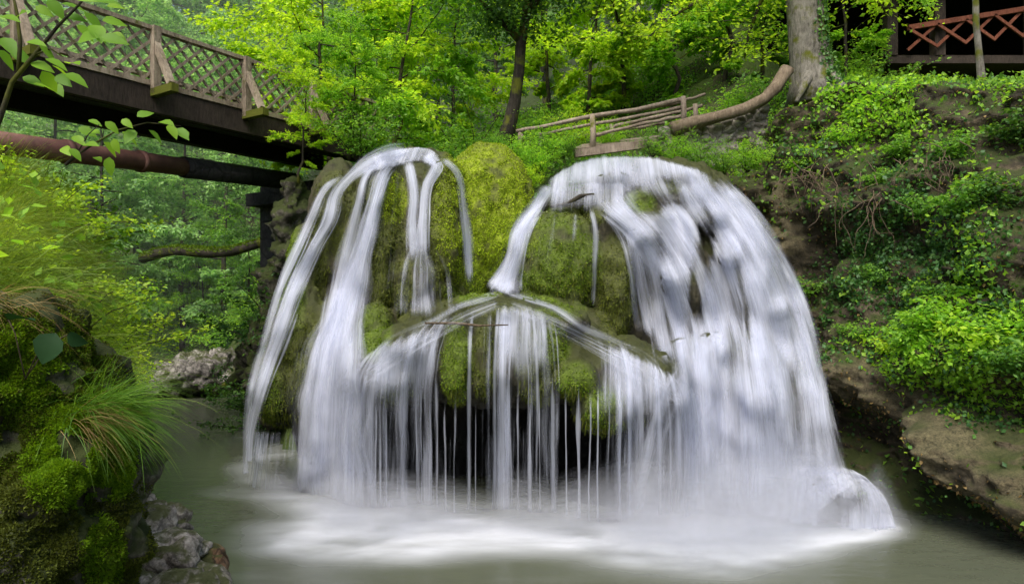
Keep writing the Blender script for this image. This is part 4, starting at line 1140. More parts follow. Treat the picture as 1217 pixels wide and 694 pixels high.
for px, Y, s, mt in ((940, 13.2, .45, 'leaf_mid'), (1000, 13.6, .45, 'leaf_bright'), (1040, 14.5, .35, 'leaf_bright'), (1075, 14.2, .22, 'leaf_bright'), (900, 14.5, .6, 'leaf_mid'), (860, 15, .7, 'leaf_bright'), (1010, 17, .9, 'leaf_mid')):
    c = on(CB, px, 60)
    plant(random.choice(['bush', 'bush2']), px, Y, s, mt, 'leafy shrub along the top edge of the right bank', 'shrub', 'shrubs on top of the right bank', dz=.05)

plant('low', 415, 13.6, .36, 'leaf_bright', 'small bright tree leaning over the far end of the lattice bridge', 'tree', py=178)
plant('low2', 355, 13.2, .34, 'leaf_lime', 'low lime sapling whose sprays cross the end of the dark bridge beam', 'tree', py=205)
plant('bush', 425, 13.6, .6, 'leaf_mid', 'round leafy shrub where the lattice railing meets the bank', 'shrub', py=185)
# dark leaning tree in the middle
t = empty('leaning_tree', P(603, 158, 14.5), 'dark leaning tree with a forked trunk above the left dome', 'tree')
tl = np.array(t.location)
g = Geo()
tp = [P(600, 170, 14.5), P(605, 150, 14.5), P(612, 120, 14.5), P(617, 85, 14.5), P(619, 55, 14.5), P(624, 25, 14.5), P(630, -10, 14.4), P(640, -60, 14.2), P(652, -130, 14.0)]
trk = catmull([np.array(p) for p in tp], 22) if False else np.array([tuple(p) for p in tp])
g.tube(trk - tl, [.22, .16, .135, .12, .115, .10, .09, .07, .04], 10, rough=.05)
limbs = [[P(619, 50, 14.5), P(605, 35, 14.4), P(590, 20, 14.2), P(572, 2, 14.0), P(545, -30, 13.6)], [P(612, 38, 14.4), P(603, 20, 14.5), P(596, 0, 14.6), P(590, -40, 14.7)], [P(626, 15, 14.4), P(650, -10, 14.0), P(690, -30, 13.4), P(735, -45, 12.8)],
         [P(632, -15, 14.4), P(600, -50, 13.5), P(560, -70, 12.6)], [P(640, -60, 14.2), P(690, -90, 13.2), P(740, -100, 12.4)]]
for lb in limbs: g.tube([np.array(p) - tl for p in lb], np.linspace(.085, .02, len(lb)), 7, rough=.05)
g.build('trunk', M['bark'], t)
lp, ld = [], []
for lb in limbs + [tp[5:]]:
    lb = np.array([tuple(p) for p in lb]) - tl
    for j in range(46):
        s = RNG.random() * (len(lb) - 1)
        s = max(s, 2.2) if len(lb) == 5 and s < 2.2 else s
        i0 = int(min(s, len(lb) - 2))
        b = lb[i0] + (lb[i0 + 1] - lb[i0]) * (s - i0)
        az = RNG.random() * 6.28; td = unit(np.array([math.cos(az), math.sin(az), RNG.normal() * .3 - .05])); L = RNG.uniform(.5, 1.5)
        tt = RNG.random(26)
        lp.append(b + td * (tt * L)[:, None] + RNG.normal(size=(26, 3)) * np.array([.12, .12, .08]) - np.array([0, 0, .2]) * (tt ** 2 * L)[:, None]); ld.append(td + RNG.normal(size=(26, 3)) * .6)
lp = np.vstack(lp); ld = np.vstack(ld)
v, q = leaf_arrays(lp, ld, np.array([0, 0, 1.0]) + RNG.normal(size=lp.shape) * .5, RNG.uniform(.06, .13, len(lp)), .62)
link('crown', np_mesh('crown', v, q, smooth=False), M['leaf_dark'], t)

# big beech trunk on the right bank, ivy on it
b0 = P(968, 100, 13)
t = empty('beech_tree', b0, 'thick pale beech trunk wrapped in ivy at the top of the right bank', 'tree')
g = Geo()
bp = np.array([tuple(P(*p, 13)) for p in ((970, 125), (968, 100), (963, 70), (959, 40), (956, 0), (953, -60), (950, -160))]) - np.array(b0)
g.tube(bp, [.62, .46, .38, .345, .33, .31, .28], 16, rough=.02)
for az, L in ((-2.3, .6), (-1.2, .6), (-.3, .6)):
    dv = np.array([math.cos(az), math.sin(az), 0])
    g.tube([bp[2] * .6, bp[1] + dv * .38 + [0, 0, .05], bp[1] + dv * (.38 + L * .4) - [0, 0, .2], bp[1] + dv * (.4 + L) - [0, 0, .55]], [.17, .12, .075, .03], 8, rough=.08)
tk = g.build('trunk', M['bark_beech'], t)
pos, nn = scatter(tk.data, 2600, lambda c, n: (c[:, 0] > -.08) * np.clip(1.3 - c[:, 2] * .18, .1, 1.3) * (c[:, 2] > -.2))
v, q = leaf_arrays(pos + nn * .02, RNG.normal(size=pos.shape) + [0, 0, -.5], nn + RNG.normal(size=pos.shape) * .4, RNG.uniform(.05, .10, len(pos)), .8)
link('ivy', np_mesh('ivy', v, q, smooth=False), M['leaf_ivy'], t)
# canopy hanging from the big beech over the footbridge
g = Geo(); lp, ld = [], []
for lb in ([(950, -60, 13), (900, -25, 12.6), (840, -5, 12.3), (800, 20, 12.2), (770, 45, 12.2)], [(952, -90, 13), (880, -60, 12.4), (800, -30, 12), (740, 0, 11.8)], [(955, -70, 13), (1010, -30, 12.6), (1050, 10, 12.4)], [(950, -50, 13), (905, 0, 13.2), (890, 40, 13.4), (885, 70, 13.4)]):
    lb = np.array([tuple(P(*p)) for p in lb]) - np.array(b0)
    g.tube(lb, np.linspace(.06, .012, len(lb)), 6, rough=.05)
    for j in range(34):
        s = RNG.random() ** .7 * (len(lb) - 1); i0 = int(min(s, len(lb) - 2)); b = lb[i0] + (lb[i0 + 1] - lb[i0]) * (s - i0)
        az = RNG.random() * 6.28; td = unit(np.array([math.cos(az), math.sin(az), RNG.normal() * .25 - .1])); L = RNG.uniform(.4, 1.1); tt = RNG.random(22)
        g.tube([b, b + td * L], [.008, .003], 3, False)
        lp.append(b + td * (tt * L)[:, None] + RNG.normal(size=(22, 3)) * np.array([.1, .1, .06]) - np.array([0, 0, .2]) * (tt ** 2 * L)[:, None]); ld.append(td + RNG.normal(size=(22, 3)) * .6)
g.build('branch', M['bark'], t)
lp = np.vstack(lp); ld = np.vstack(ld)
v, q = leaf_arrays(lp, ld, np.array([0, 0, 1.0]) + RNG.normal(size=lp.shape) * .45, RNG.uniform(.06, .12, len(lp)), .62)
link('crown', np_mesh('crown', v, q, smooth=False), M['leaf_lime'], t)

# thin sapling trunk in front of the shelter
c = on(CB, 1166, 95) or P(1166, 95, 12.5)
t = empty('sapling', c, 'thin bare pale sapling stem in front of the timber shelter', 'tree')
g = Geo(); Yq = c.y
sp = np.array([tuple(P(*p, Yq)) for p in ((1168, 108), (1166, 90), (1163, 60), (1160, 30), (1159, 0), (1157, -60), (1150, -140))]) - np.array(c)
g.tube(sp, [.10, .075, .06, .055, .05, .045, .03], 9, rough=.05); g.build('trunk', M['bark_beech'], t)
lp, ld = [], []
for j in range(30):
    b = sp[5] + (sp[6] - sp[5]) * RNG.random(); az = RNG.random() * 6.28; td = unit(np.array([math.cos(az), math.sin(az), .1])); tt = RNG.random(20)
    lp.append(b + td * (tt * 1.2)[:, None] + RNG.normal(size=(20, 3)) * .12); ld.append(td + RNG.normal(size=(20, 3)) * .6)
lp = np.vstack(lp); ld = np.vstack(ld)
v, q = leaf_arrays(lp, ld, np.array([0, 0, 1.0]) + RNG.normal(size=lp.shape) * .45, RNG.uniform(.06, .11, len(lp)), .62)
link('crown', np_mesh('crown', v, q, smooth=False), M['leaf_bright'], t)

# ------------------------------------------------------------------ lattice bridge
def on_line(px, off=0.0):                    # a point of the bridge's near edge seen at px (metres); off to its far side
    Y = 13.45 / ((CX - px) / F + .64); x = -5.13 + .64 * (Y - 13)
    return np.array([x + off * .842, Y - off * .539, 0])
ZD = 6.5
dirv = unit(np.array([.64, 1, 0])); far = np.array([-.842, .539, 0])    # away from the camera side
W = 2.6
pA = on_line(293) - dirv * 9.0; pB = on_line(293) + dirv * 3.6
br = empty('lattice_bridge', tuple(on_line(185) + [0, 0, ZD - 1]), 'dark timber footbridge with weathered lattice railings crossing high on the left', 'bridge')
bl = np.array(br.location)
def bpt(p, z): return p + np.array([0, 0, z]) - bl
g = Geo(); g.bar(bpt(pA + far * .12, ZD - .21), bpt(pB + far * .12, ZD - .21), .14, .42); g.build('fascia', M['wood_fascia'], br, False)
for k in (0, 1):
    g = Geo(); o_ = .38 + k * 1.6; g.bar(bpt(pA + far * o_, ZD - .24), bpt(pB + far * o_, ZD - .24), .22, .34); g.build('girder', M['wood_dark'], br, False)
g = Geo()
nd = 60
for k in range(nd):
    a = pA + (pB - pA) * ((k + .5) / nd)
    g.bar(bpt(a + far * .2, ZD - .03), bpt(a + far * (W - .05), ZD - .03), (np.linalg.norm(pB - pA) / nd) - .012, .05)
g.build('deck', M['wood_fascia'], br, False)
RH = 1.0
for side, o_ in ((0, .07), (1, W)):
    g = Geo(); g.bar(bpt(pA + far * o_, ZD + RH), bpt(pB + far * o_, ZD + RH), .13, .07); g.build('top_rail', M['wood_grey'], br, False)
    g = Geo(); g.bar(bpt(pA + far * o_, ZD + .06), bpt(pB + far * o_, ZD + .06), .09, .09); g.build('bottom_rail', M['wood_grey'], br, False)
    g = Geo(); Lb = np.linalg.norm(pB - pA); st = .27; hh = RH - .14
    n = int(Lb / st) + 4
    for k in range(-4, n):
        for sg, dd in ((1, -.018), (-1, .018)):
            s0, s1 = k * st, k * st + hh
            a, b = max(s0, 0), min(s1, Lb)
            if b - a < .05: continue
            za, zb = (a - s0) / hh, (b - s0) / hh
            if sg < 0: za, zb = 1 - za, 1 - zb
            off = far * (o_ + dd)
            g.bar(bpt(pA + dirv * a + off, ZD + .1 + hh * za), bpt(pA + dirv * b + off, ZD + .1 + hh * zb), .022, .045, up=tuple(np.cross(dirv, [0, 0, 1])) if False else (0, 0, 1))
    g.build('lattice', M['wood_grey'], br, False)
for px in (20, 185, 293, 372):
    p = on_line(px)
    g = Geo(); g.bar(bpt(p + far * .0, ZD - .12), bpt(p + far * .0, ZD + RH + .03), .13, .13, up=tuple(far)); g.build('post', M['wood_grey'], br, False)
    g = Geo(); g.bar(bpt(p + far * .1, ZD + .93), bpt(p - far * .46, ZD - .02), .10, .10); g.build('brace', M['wood_grey'], br, False)
    g = Geo(); g.bar(bpt(p + far * .3, ZD - .10), bpt(p - far * .58, ZD - .10), .13, .13); g.build('outrigger', M['wood_moss'], br, False)
    p = p + far * (W + .03)
    g = Geo(); g.bar(bpt(p, ZD - .12), bpt(p, ZD + RH + .03), .13, .13, up=tuple(far)); g.build('post', M['wood_grey'], br, False)
# abutment of the bridge and the pipe under it
ab = empty('bridge_abutment', tuple(on_line(372) + [0, 0, 2]), 'dark concrete abutment under the far end of the lattice bridge', 'abutment'); al = np.array(ab.location)
lob = []
pc = on_line(412)
import bmesh
def box_np(c, ax, ay, az, nx=1, ny=1):
    bm = bmesh.new(); bmesh.ops.create_cube(bm, size=1)
    v = np.array([x.co[:] for x in bm.verts]); f = [[a.index for a in x.verts] for x in bm.faces]; bm.free()
    return c + v[:, :1] * ax + v[:, 1:2] * ay + v[:, 2:] * az, f
g = Geo()
v, f = box_np(pc + far * 1.2 + dirv * .5 + [0, 0, 3.0], dirv * 1.6, far * 2.9, np.array([0, 0, 5.1])); g.add(v - al, f)
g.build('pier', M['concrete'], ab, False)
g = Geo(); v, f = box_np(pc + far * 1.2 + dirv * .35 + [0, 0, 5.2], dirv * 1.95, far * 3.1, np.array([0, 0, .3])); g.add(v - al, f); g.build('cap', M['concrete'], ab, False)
pp0 = P(-30, 166, 9.2); pp1 = P(220, 199, 12.6)
dp = (pp1 - pp0)
g = Geo(); g.tube([pp0, pp0 + dp * .5, pp1], [.165] * 3, 18)
o = g.build('rusty_pipe', M['rust']); tag(o, 'fat rusty red pipe running below the lattice bridge', 'pipe')
for f_ in (.35, .72):
    q = pp0 + dp * f_; g = Geo(); g.tube([q, q + dp.normalized() * .09], [.19, .19], 18); g.build('flange', M['rust'], o)
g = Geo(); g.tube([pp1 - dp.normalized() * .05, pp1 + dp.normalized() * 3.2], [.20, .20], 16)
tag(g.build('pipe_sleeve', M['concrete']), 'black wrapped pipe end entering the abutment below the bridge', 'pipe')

# fallen mossy log over the water on the far left
l0, l1 = P(170, 307, 22), P(300, 291, 18.5)
g = Geo(); mid = [l0 + (l1 - l0) * s + Vector((0, 0, .12 * math.sin(s * 6))) for s in np.linspace(0, 1.15, 12)]
g.tube(mid, np.linspace(.17, .12, 12), 10, rough=.06)
lg = g.build('fallen_log', M['bark']); tag(lg, 'dark mossy fallen trunk slanting out from the far bank', 'log')
pos, nn = scatter(lg.data, 3500, lambda c, n: np.clip(n[:, 2], 0, 1))
v, q = leaf_arrays(pos, nn + RNG.normal(size=pos.shape) * .5, nn + RNG.normal(size=pos.shape) * .5, RNG.uniform(.04, .08, len(pos)), .6)
link('moss', np_mesh('moss', v, q, smooth=False), M['moss_green'], lg)

# ------------------------------------------------------------------ footbridge above the right dome, log, wall, shelter
fb = empty('footbridge', P(720, 178, 13), 'small plank footbridge with rustic pole rails above the right dome', 'footbridge'); fl = np.array(fb.location)
def q3(px, py, Y): return np.array(tuple(P(px, py, Y))) - fl
g = Geo()
for k in range(9):
    a = k / 8
    g.bar(q3(686 + 88 * a, 178 - 10 * a, 12.6 + .2 * a), q3(700 + 88 * a, 172 - 10 * a, 13.9 + .2 * a), .165, .06)
g.build('deck', M['wood_rail'], fb, False)
g = Geo(); g.bar(q3(683, 183, 12.6), q3(782, 170, 12.8), .1, .14); g.build('beam', M['wood_rail'], fb, False)
for (rail, r) in (([(614, 156, 13.4), (650, 150, 13.2), (704, 138, 12.7), (760, 130, 12.8), (812, 118, 12.9)], .045), ([(640, 161, 13.4), (704, 148, 12.7), (770, 136, 12.8), (812, 127, 12.9)], .035), ([(704, 162, 12.7), (760, 148, 12.8), (812, 138, 12.9)], .035),
                  ([(640, 162, 14.6), (700, 157, 14.2), (760, 144, 14.2), (835, 126, 14.3)], .04), ([(660, 166, 14.6), (740, 155, 14.2), (790, 146, 14.2)], .035), ([(760, 130, 12.85), (800, 124, 13.0), (838, 112, 13.2)], .03)):
    g = Geo(); pts = [q3(*p) for p in rail]; n = 12
    pc_ = np.array(pts); t_ = np.linspace(0, len(pts) - 1, n); pcs = np.stack([np.interp(t_, range(len(pts)), pc_[:, i]) for i in range(3)], 1) + RNG.normal(size=(n, 3)) * .006
    g.tube(pcs, r * RNG.uniform(.85, 1.1, n), 8); g.build('rail', M['wood_rail'], fb)
for (px, y0, y1, Y) in ((704, 136, 180, 12.66), (812, 115, 150, 12.86), (618, 154, 172, 13.4), (643, 158, 175, 13.4), (727, 148, 172, 14.1), (826, 124, 148, 14.2)):
    g = Geo(); g.tube([q3(px, y1, Y), q3(px + 1, (y0 + y1) / 2, Y), q3(px, y0, Y)], [.06, .055, .05], 8); g.build('post', M['wood_rail'] if px != 704 else M['wood_grey'], fb)
# curved log
lp_ = [(798, 153, 12.5), (825, 146, 12.5), (855, 139, 12.5), (885, 130, 12.5), (908, 118, 12.5), (922, 104, 12.55), (930, 92, 12.6), (936, 82, 12.6)]
g = Geo(); pts = np.array([tuple(P(*p)) for p in lp_]); g.tube(pts, [.125, .12, .10, .115, .105, .12, .115, .13], 12, rough=.09)
lg2 = g.build('curved_log', M['wood_log']); tag(lg2, 'curved bare log lying on the stone wall up to the big trunk', 'log')
# retaining wall of rubble stones
wall = empty('stone_wall', P(850, 190, 12.7), 'grey rubble retaining wall beneath the curved log', 'wall'); wl = np.array(wall.location)
nu_, nv_ = 110, 50
tu = np.linspace(0, 1, nu_)
topy = np.interp(tu, [0, .3, .7, 1], [152, 144, 134, 122])
G = np.zeros((nv_, nu_, 3))
for i in range(nv_):
    for j in range(nu_):
        px = 782 + 130 * tu[j]; py_ = topy[j] + (205 - topy[j]) * i / (nv_ - 1)
        p = P(px, py_, 12.72 + .1 * tu[j] - .02 * i / nv_)
        c = noise.voronoi(Vector((p.x * 4.5, 0, p.z * 6.5)))[0]
        b = min(.1, (c[1] - c[0]) * .25) + fbm(p, 5, 4) * .03
        G[i, j] = (p.x, p.y - b, p.z)
front = G.reshape(-1, 3) - wl
bk = front.copy(); bk[:, 1] = .6
g = Geo(); g.add(front, grid_faces(nv_, nu_))
g.add(np.concatenate([front[:nu_], bk[:nu_]]), grid_faces(2, nu_))
g.build('masonry', M['stone_wall'], wall)

# timber shelter top right
sh = empty('timber_shelter', P(1130, 66, 17), 'dark open timber shelter with a reddish cross railing at the top right', 'shelter'); sl = np.array(sh.location)
fz = P(1130, 66, 17).z
def s3(x, y, z): return np.array([x, y, z]) - sl
X0, X1, Y0, Y1 = 9.5, 18.5, 17.0, 22.0
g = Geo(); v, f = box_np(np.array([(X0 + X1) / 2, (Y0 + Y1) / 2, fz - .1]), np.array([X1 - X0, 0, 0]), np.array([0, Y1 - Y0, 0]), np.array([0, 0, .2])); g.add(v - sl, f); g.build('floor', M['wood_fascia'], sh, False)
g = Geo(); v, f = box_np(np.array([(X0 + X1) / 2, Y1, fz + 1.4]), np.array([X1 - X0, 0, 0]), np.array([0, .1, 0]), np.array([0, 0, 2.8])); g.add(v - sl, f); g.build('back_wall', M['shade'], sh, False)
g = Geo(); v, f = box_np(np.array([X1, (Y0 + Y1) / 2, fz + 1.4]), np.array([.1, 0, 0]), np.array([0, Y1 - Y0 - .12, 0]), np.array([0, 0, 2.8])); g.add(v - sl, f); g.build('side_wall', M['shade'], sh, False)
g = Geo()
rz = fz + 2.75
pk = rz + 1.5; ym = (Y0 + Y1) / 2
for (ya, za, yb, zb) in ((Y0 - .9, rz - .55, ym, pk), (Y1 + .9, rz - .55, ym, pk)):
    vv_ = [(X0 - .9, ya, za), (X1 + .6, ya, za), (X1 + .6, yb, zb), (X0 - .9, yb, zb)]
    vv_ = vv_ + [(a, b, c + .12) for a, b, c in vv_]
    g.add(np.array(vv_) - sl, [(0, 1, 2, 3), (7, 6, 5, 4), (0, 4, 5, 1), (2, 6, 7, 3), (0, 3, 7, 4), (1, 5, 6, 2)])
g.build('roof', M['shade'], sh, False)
for px in (1010, 1117, 1230):
    x = (px - CX) * Y0 / F
    if x < X0: x = X0 + .1
    g = Geo(); g.bar(s3(x, Y0 + .1, fz), s3(x, Y0 + .1, rz - .2), .26, .26, up=(0, 1, 0)); po = g.build('post', M['wood_red'] if False else M['wood_fascia'], sh, False)
    for sg in (-1, 1):
        g = Geo(); g.bar(s3(x + sg * .12, Y0 + .1, rz - 1.15), s3(x + sg * .8, Y0 + .1, rz - .3), .12, .14); g.build('brace', M['wood_fascia'], sh, False)
x0, x1 = (1075 - CX) * Y0 / F, X1
ra = lambda x: fz + .18 + (x - x0) * .115
g = Geo(); g.bar(s3(x0, Y0 - .15, ra(x0) + .45), s3(x1, Y0 - .15, ra(x1) + .85), .1, .12); g.build('hand_rail', M['wood_red'], sh, False)
g = Geo()
n = 12
for k in range(n):
    a, b = x0 + (x1 - x0) * k / n, x0 + (x1 - x0) * (k + 1) / n
    za, zb = ra(a), ra(b); ta, tb = za + .42 + .4 * k / n, zb + .42 + .4 * (k + 1) / n
    g.bar(s3(a, Y0 - .13, za - .1), s3(b, Y0 - .13, tb), .04, .07); g.bar(s3(a, Y0 - .18, ta), s3(b, Y0 - .18, zb - .1), .04, .07)
g.build('cross_lattice', M['wood_red'], sh, False)

# ------------------------------------------------------------------ boulders
def boulder(name, lobes, mat, label, cat='rock', group=None, voxel=.05, amp=1.0, seed=0.0):
    def dsp(p, n):
        r = noise.ridged_multi_fractal(Vector((p.x * 1.3 + seed, p.y * 1.3, p.z * 2.2)), 1.0, 2.1, 5, 1.0, 2.0) - 1
        c = noise.voronoi(Vector((p.x * 2.2 + seed, p.y * 2.2, p.z * 3.0)))[0]
        return amp * (r * .07 + fbm(p, 2.5, 5, 1, seed) * .10 - max(0, .12 - (c[1] - c[0])) * .7 + fbm(p, 11, 3, 1, seed) * .02)
    me = blob_mesh(name, lobes, voxel, 2, dsp)
    o = link(name, me, M[mat]); tag(o, label, cat, group); return o


boulder('boulder', [E(232, 445, 19.6, 46, 24, .9), E(255, 437, 19.9, 28, 24, .8), E(205, 458, 19.3, 22, 14, .7)], 'boulder', 'large pale boulder in the water left of the falls', voxel=.08, amp=1.8)
boulder('boulder', [E(285, 452, 19.4, 14, 18, .5), E(296, 462, 19.0, 16, 12, .5)], 'boulder', 'smaller grey rock right of the large pale boulder', voxel=.07, amp=1.4, seed=4)
boulder('boulder', [E(172, 632, 6.4, 40, 34, .45), E(150, 622, 6.5, 36, 34, .45)], 'shore_rock', 'rounded grey brown rock at lower left, topmost of the shore rocks', voxel=.028, amp=.9, seed=7)
boulder('boulder', [E(200, 660, 6.15, 44, 28, .4), E(160, 675, 6.2, 56, 34, .5)], 'shore_rock', 'cracked pale grey rock in the middle of the lower left shore rocks', voxel=.028, amp=.9, seed=31)
boulder('boulder', [E(215, 705, 5.7, 55, 30, .5), E(180, 730, 5.6, 70, 50, .5)], 'shore_rock', 'flat pale rock cut by the bottom edge on the left', voxel=.03, amp=.7, seed=9)
boulder('boulder', [E(248, 672, 6.45, 24, 24, .28), E(236, 690, 6.3, 32, 24, .3)], 'brown_rock', 'reddish brown rock beside the cracked grey one', voxel=.025, amp=.6, seed=12)
boulder('rock_ledge', [E(318, 430, 14.6, 26, 60, .7), E(335, 370, 14.2, 22, 80, .7), E(300, 445, 16.2, 18, 30, .6), E(350, 300, 13.8, 22, 90, .6), E(330, 470, 13.6, 24, 40, .6)], 'outcrop', 'dark shaded rock bank just left of the falls', voxel=.06, amp=1.8, seed=21)
# driftwood by the boulder and stick on the ledge
g = Geo(); g.tube([P(255, 467, 19.1), P(275, 452, 19.0), P(292, 440, 18.9)], [.11, .10, .08], 8, rough=.06); tag(g.build('driftwood', M['bark']), 'dark driftwood pole wedged between the two boulders', 'driftwood')
hy = hitY(560, 384)
hy = 9.0 if np.isnan(hy) else hy - .15
g = Geo(); g.tube([P(505, 384, hy + .1), P(540, 384, hy), P(570, 387, hy), P(604, 386, hy)], [.012, .02, .016, .008], 6); tag(g.build('stick', M['twig']), 'thin brown stick caught on the middle ledge of the falls', 'stick')
hy = hitY(690, 238); hy = 10.6 if np.isnan(hy) else hy - .06
g = Geo(); g.tube([P(655, 246, hy), P(675, 242, hy), P(690, 233, hy - .05), P(706, 231, hy - .02)], [.02, .035, .035, .02], 7); tag(g.build('stick', M['bark']), 'short dark branch lodged near the top of the right dome', 'stick')

# ------------------------------------------------------------------ left foreground outcrop
oc_me = blob_mesh('mossy_outcrop', [E(60, 545, 3.4, 95, 150, .6), E(20, 470, 3.3, 90, 110, .55), E(78, 560, 3.1, 40, 40, .30), E(128, 560, 3.3, 26, 42, .25), E(34, 640, 3.2, 105, 80, .6), E(95, 645, 3.2, 46, 58, .35),
                                   E(-60, 560, 3.4, 110, 190, .8), E(20, 720, 3.4, 105, 110, .7), E(122, 660, 3.3, 18, 38, .2), E(20, 420, 3.2, 60, 50, .4), E(-60, 900, 3.6, 220, 260, .8)], .025, 3,
                  lambda p, n: fbm(p, 3.2, 5) * .09 + fbm(p, 9, 4) * .045 + fbm(p, 24, 3) * .012 + (noise.ridged_multi_fractal(p * 3.0, 1.0, 2.0, 4, 1.0, 2.0) - 1) * .035)
oc = link('mossy_outcrop', oc_me, M['outcrop']); tag(oc, 'dark mossy rock outcrop filling the lower left foreground', 'rock')
OB = bvh(oc_me)
def px_mask(ell):
    def f(c, n):
        px, py = to_px(np.stack([c[:, 0], np.maximum(c[:, 1], .5), c[:, 2]], 1)); w = np.zeros(len(c))
        for mx, my, rx, ry, a in ell: w = np.maximum(w, a * np.clip(1.5 - 1.2 * (((px - mx) / rx) ** 2 + ((py - my) / ry) ** 2), 0, 1))
        return w * np.clip(.6 - n[:, 1], 0, 1)
    return f
for mat, cnt, ell, sz in (('moss_lush', 70000, [(75, 555, 46, 46, 1), (135, 550, 24, 44, .8), (122, 660, 26, 46, .5), (30, 440, 50, 50, .4), (95, 500, 50, 24, .5)], (.011, .024)), ('moss_olive', 120000, [(40, 500, 120, 140, .7), (110, 650, 80, 90, .7), (60, 620, 120, 90, .5), (10, 560, 60, 100, .5)], (.009, .02)), ('moss_lush', 50000, [(40, 450, 90, 80, .8), (20, 520, 50, 50, .4)], (.008, .016))):
    pos, nn = scatter(oc_me, cnt, px_mask(ell))
    k = vnoise(pos, 5.0, 3, 2.2) > (-.42 if sz[1] > .02 else -.22)
    pos, nn = pos[k], nn[k]
    d = nn + np.array([0, -.2, .1]) + RNG.normal(size=pos.shape) * .5
    v, q = leaf_arrays(pos, d, nn + RNG.normal(size=pos.shape) * .6, RNG.uniform(*sz, len(pos)), .5)
    link('moss', np_mesh('moss', v, q, smooth=False), M[mat], oc)

# grass tuft leaning over the water
def tuft(name, base, n, L, spread, dirn, mat, label, w=.004, droop=.16, cat='grass tuft', rad=.1):
    pos = np.array(tuple(base)) + RNG.normal(size=(n, 3)) * np.array([rad, rad * .7, rad * .3])
    d = np.array(dirn, float) + RNG.normal(size=(n, 3)) * spread
    v, q = blade_arrays(pos, d, L * RNG.uniform(.5, 1.15, n), w * RNG.uniform(.6, 1.3, n), droop * RNG.uniform(.6, 1.4, n), 6)
    o = link(name, np_mesh(name, v, q), M[mat]); tag(o, label, cat); return o
tuft('grass_tuft', P(100, 492, 3.2), 1100, .44, .42, (1, .0, .28), 'grass_green', 'fresh green grass tuft arching from the outcrop over the water', droop=.2, rad=.07)
tuft('grass_tuft', P(85, 500, 3.1), 120, .38, .25, (1, -.1, .25), 'grass_dry', 'straw coloured dry grass under the fresh green tuft', w=.003, droop=.22, rad=.04)
tuft('grass_tuft', P(-10, 360, 2.9), 50, .4, .30, (1, -.05, .25), 'grass_dry', 'brown dry grass hanging above the outcrop at the left edge', w=.003, droop=.22, rad=.12)

for i_, (px, Y) in enumerate(((-25, 4.0), (5, 4.8), (-10, 5.6), (40, 5.6), (25, 6.6), (75, 7.2), (-40, 4.6), (-5, 4.3), (20, 5.2), (60, 6.4), (10, 7.4), (50, 8.2), (90, 8.6))):
    x_ = (px - CX) * Y / F
    o_ = tuft('grass_tuft', (x_, Y, gz(x_, Y) + .05), 420, .9, .34, (1, -.3, .40), 'grass', 'long yellow green grass clump trailing from left bank', w=.006, droop=.2, rad=.22)
    tag(o_, group='grass clumps on the left bank')
# left bank: long drooping grass and leafy plants
bank_me = None
pos = []
for _ in range(60000):
    y = random.uniform(3.0, 15); px = random.uniform(-80, 220)
    x = (px - CX) * y / F
    pos.append((x, y, gz(x, y)) if False else (x, y, 0))
pos = np.array(pos); pos[:, 2] = ground(pos[:, 0], pos[:, 1])
dd = river_dist(pos[:, 0], pos[:, 1])
k = (dd > .55); pos = pos[k]
lo, hi = pos[pos[:, 1] < 40], None
n = len(pos)
d = np.array([.8, -.3, .55]) + RNG.normal(size=(n, 3)) * .42
sc_ = np.clip(pos[:, 1] / 7, .7, 1.8)
v, q = blade_arrays(pos, d, .75 * sc_ * RNG.uniform(.5, 1.3, n), .0065 * sc_ * RNG.uniform(.6, 1.5, n), .17 * RNG.uniform(.6, 1.4, n), 5)
tag(link('grass', np_mesh('grass', v, q), M['grass']), 'long drooping yellow green grass on the left bank', 'grass', kind='stuff')
for px, Y, s, mt in ((10, 6.0, .5, 'leaf_lime'), (60, 7.0, .55, 'leaf_lime'), (95, 9, .7, 'leaf_lime'), (20, 8.5, .8, 'leaf_lime'), (95, 11, .8, 'leaf_lime'), (40, 12, 1.0, 'leaf_bright'), (100, 14, .9, 'leaf_lime'), (70, 15, 1.1, 'leaf_bright'), (115, 18, .9, 'leaf_lime'), (90, 20, 1.1, 'leaf_bright'), (0, 14, 1.2, 'leaf_bright'), (105, 24, 1.2, 'leaf_lime'), (40, 18, 1.3, 'leaf_bright'), (125, 28, 1.1, 'leaf_mid')):
    plant(random.choice(['bush', 'bush2']), px, Y, s, mt, 'feathery light green shrub drooping on the left bank', 'shrub', 'shrubs on the left bank', dz=-.1)

# leafy branch of a sapling close to the camera, upper left
sp_ = empty('sapling_branch', P(0, 150, 2.2), 'leafy sapling with a thin dark stem across the upper left corner', 'sapling'); so = np.array(sp_.location)
g = Geo()
def c3(px, py, Y=2.2): return np.array(tuple(P(px, py, Y))) - so
st = [c3(-14, 175), c3(0, 140), c3(14, 98), c3(42, 64), c3(70, 30), c3(92, 8), c3(120, -25)]
g.tube(st, [.010, .009, .008, .007, .005, .004, .003], 7, rough=.04)
b2 = [c3(22, 85), c3(24, 50), c3(20, 15), c3(12, -20)]; g.tube(b2, [.007, .006, .005, .003], 6)
b3 = [c3(40, 66), c3(60, 58), c3(75, 68)]; g.tube(b3, [.004, .003, .002], 5)
g.build('stem', M['bark'], sp_)
LS = [(40, 50), (55, 55), (62, 70), (70, 78), (58, 85), (45, 75), (75, 90), (35, 92), (85, 88), (48, 100), (20, 60), (100, 30), (112, 38), (120, 30), (128, 45), (108, 15), (95, -5), (118, 2), (135, 8), (80, 5), (65, 0), (50, 8), (130, 25), (102, 48), (140, 40), (88, 20), (12, 45), (30, 20), (8, 20), (72, 100), (90, 76), (5, 60)]
lp = np.array([c3(x - 8, y, 2.2 + RNG.normal() * .06) for x, y in LS]); n = len(lp)
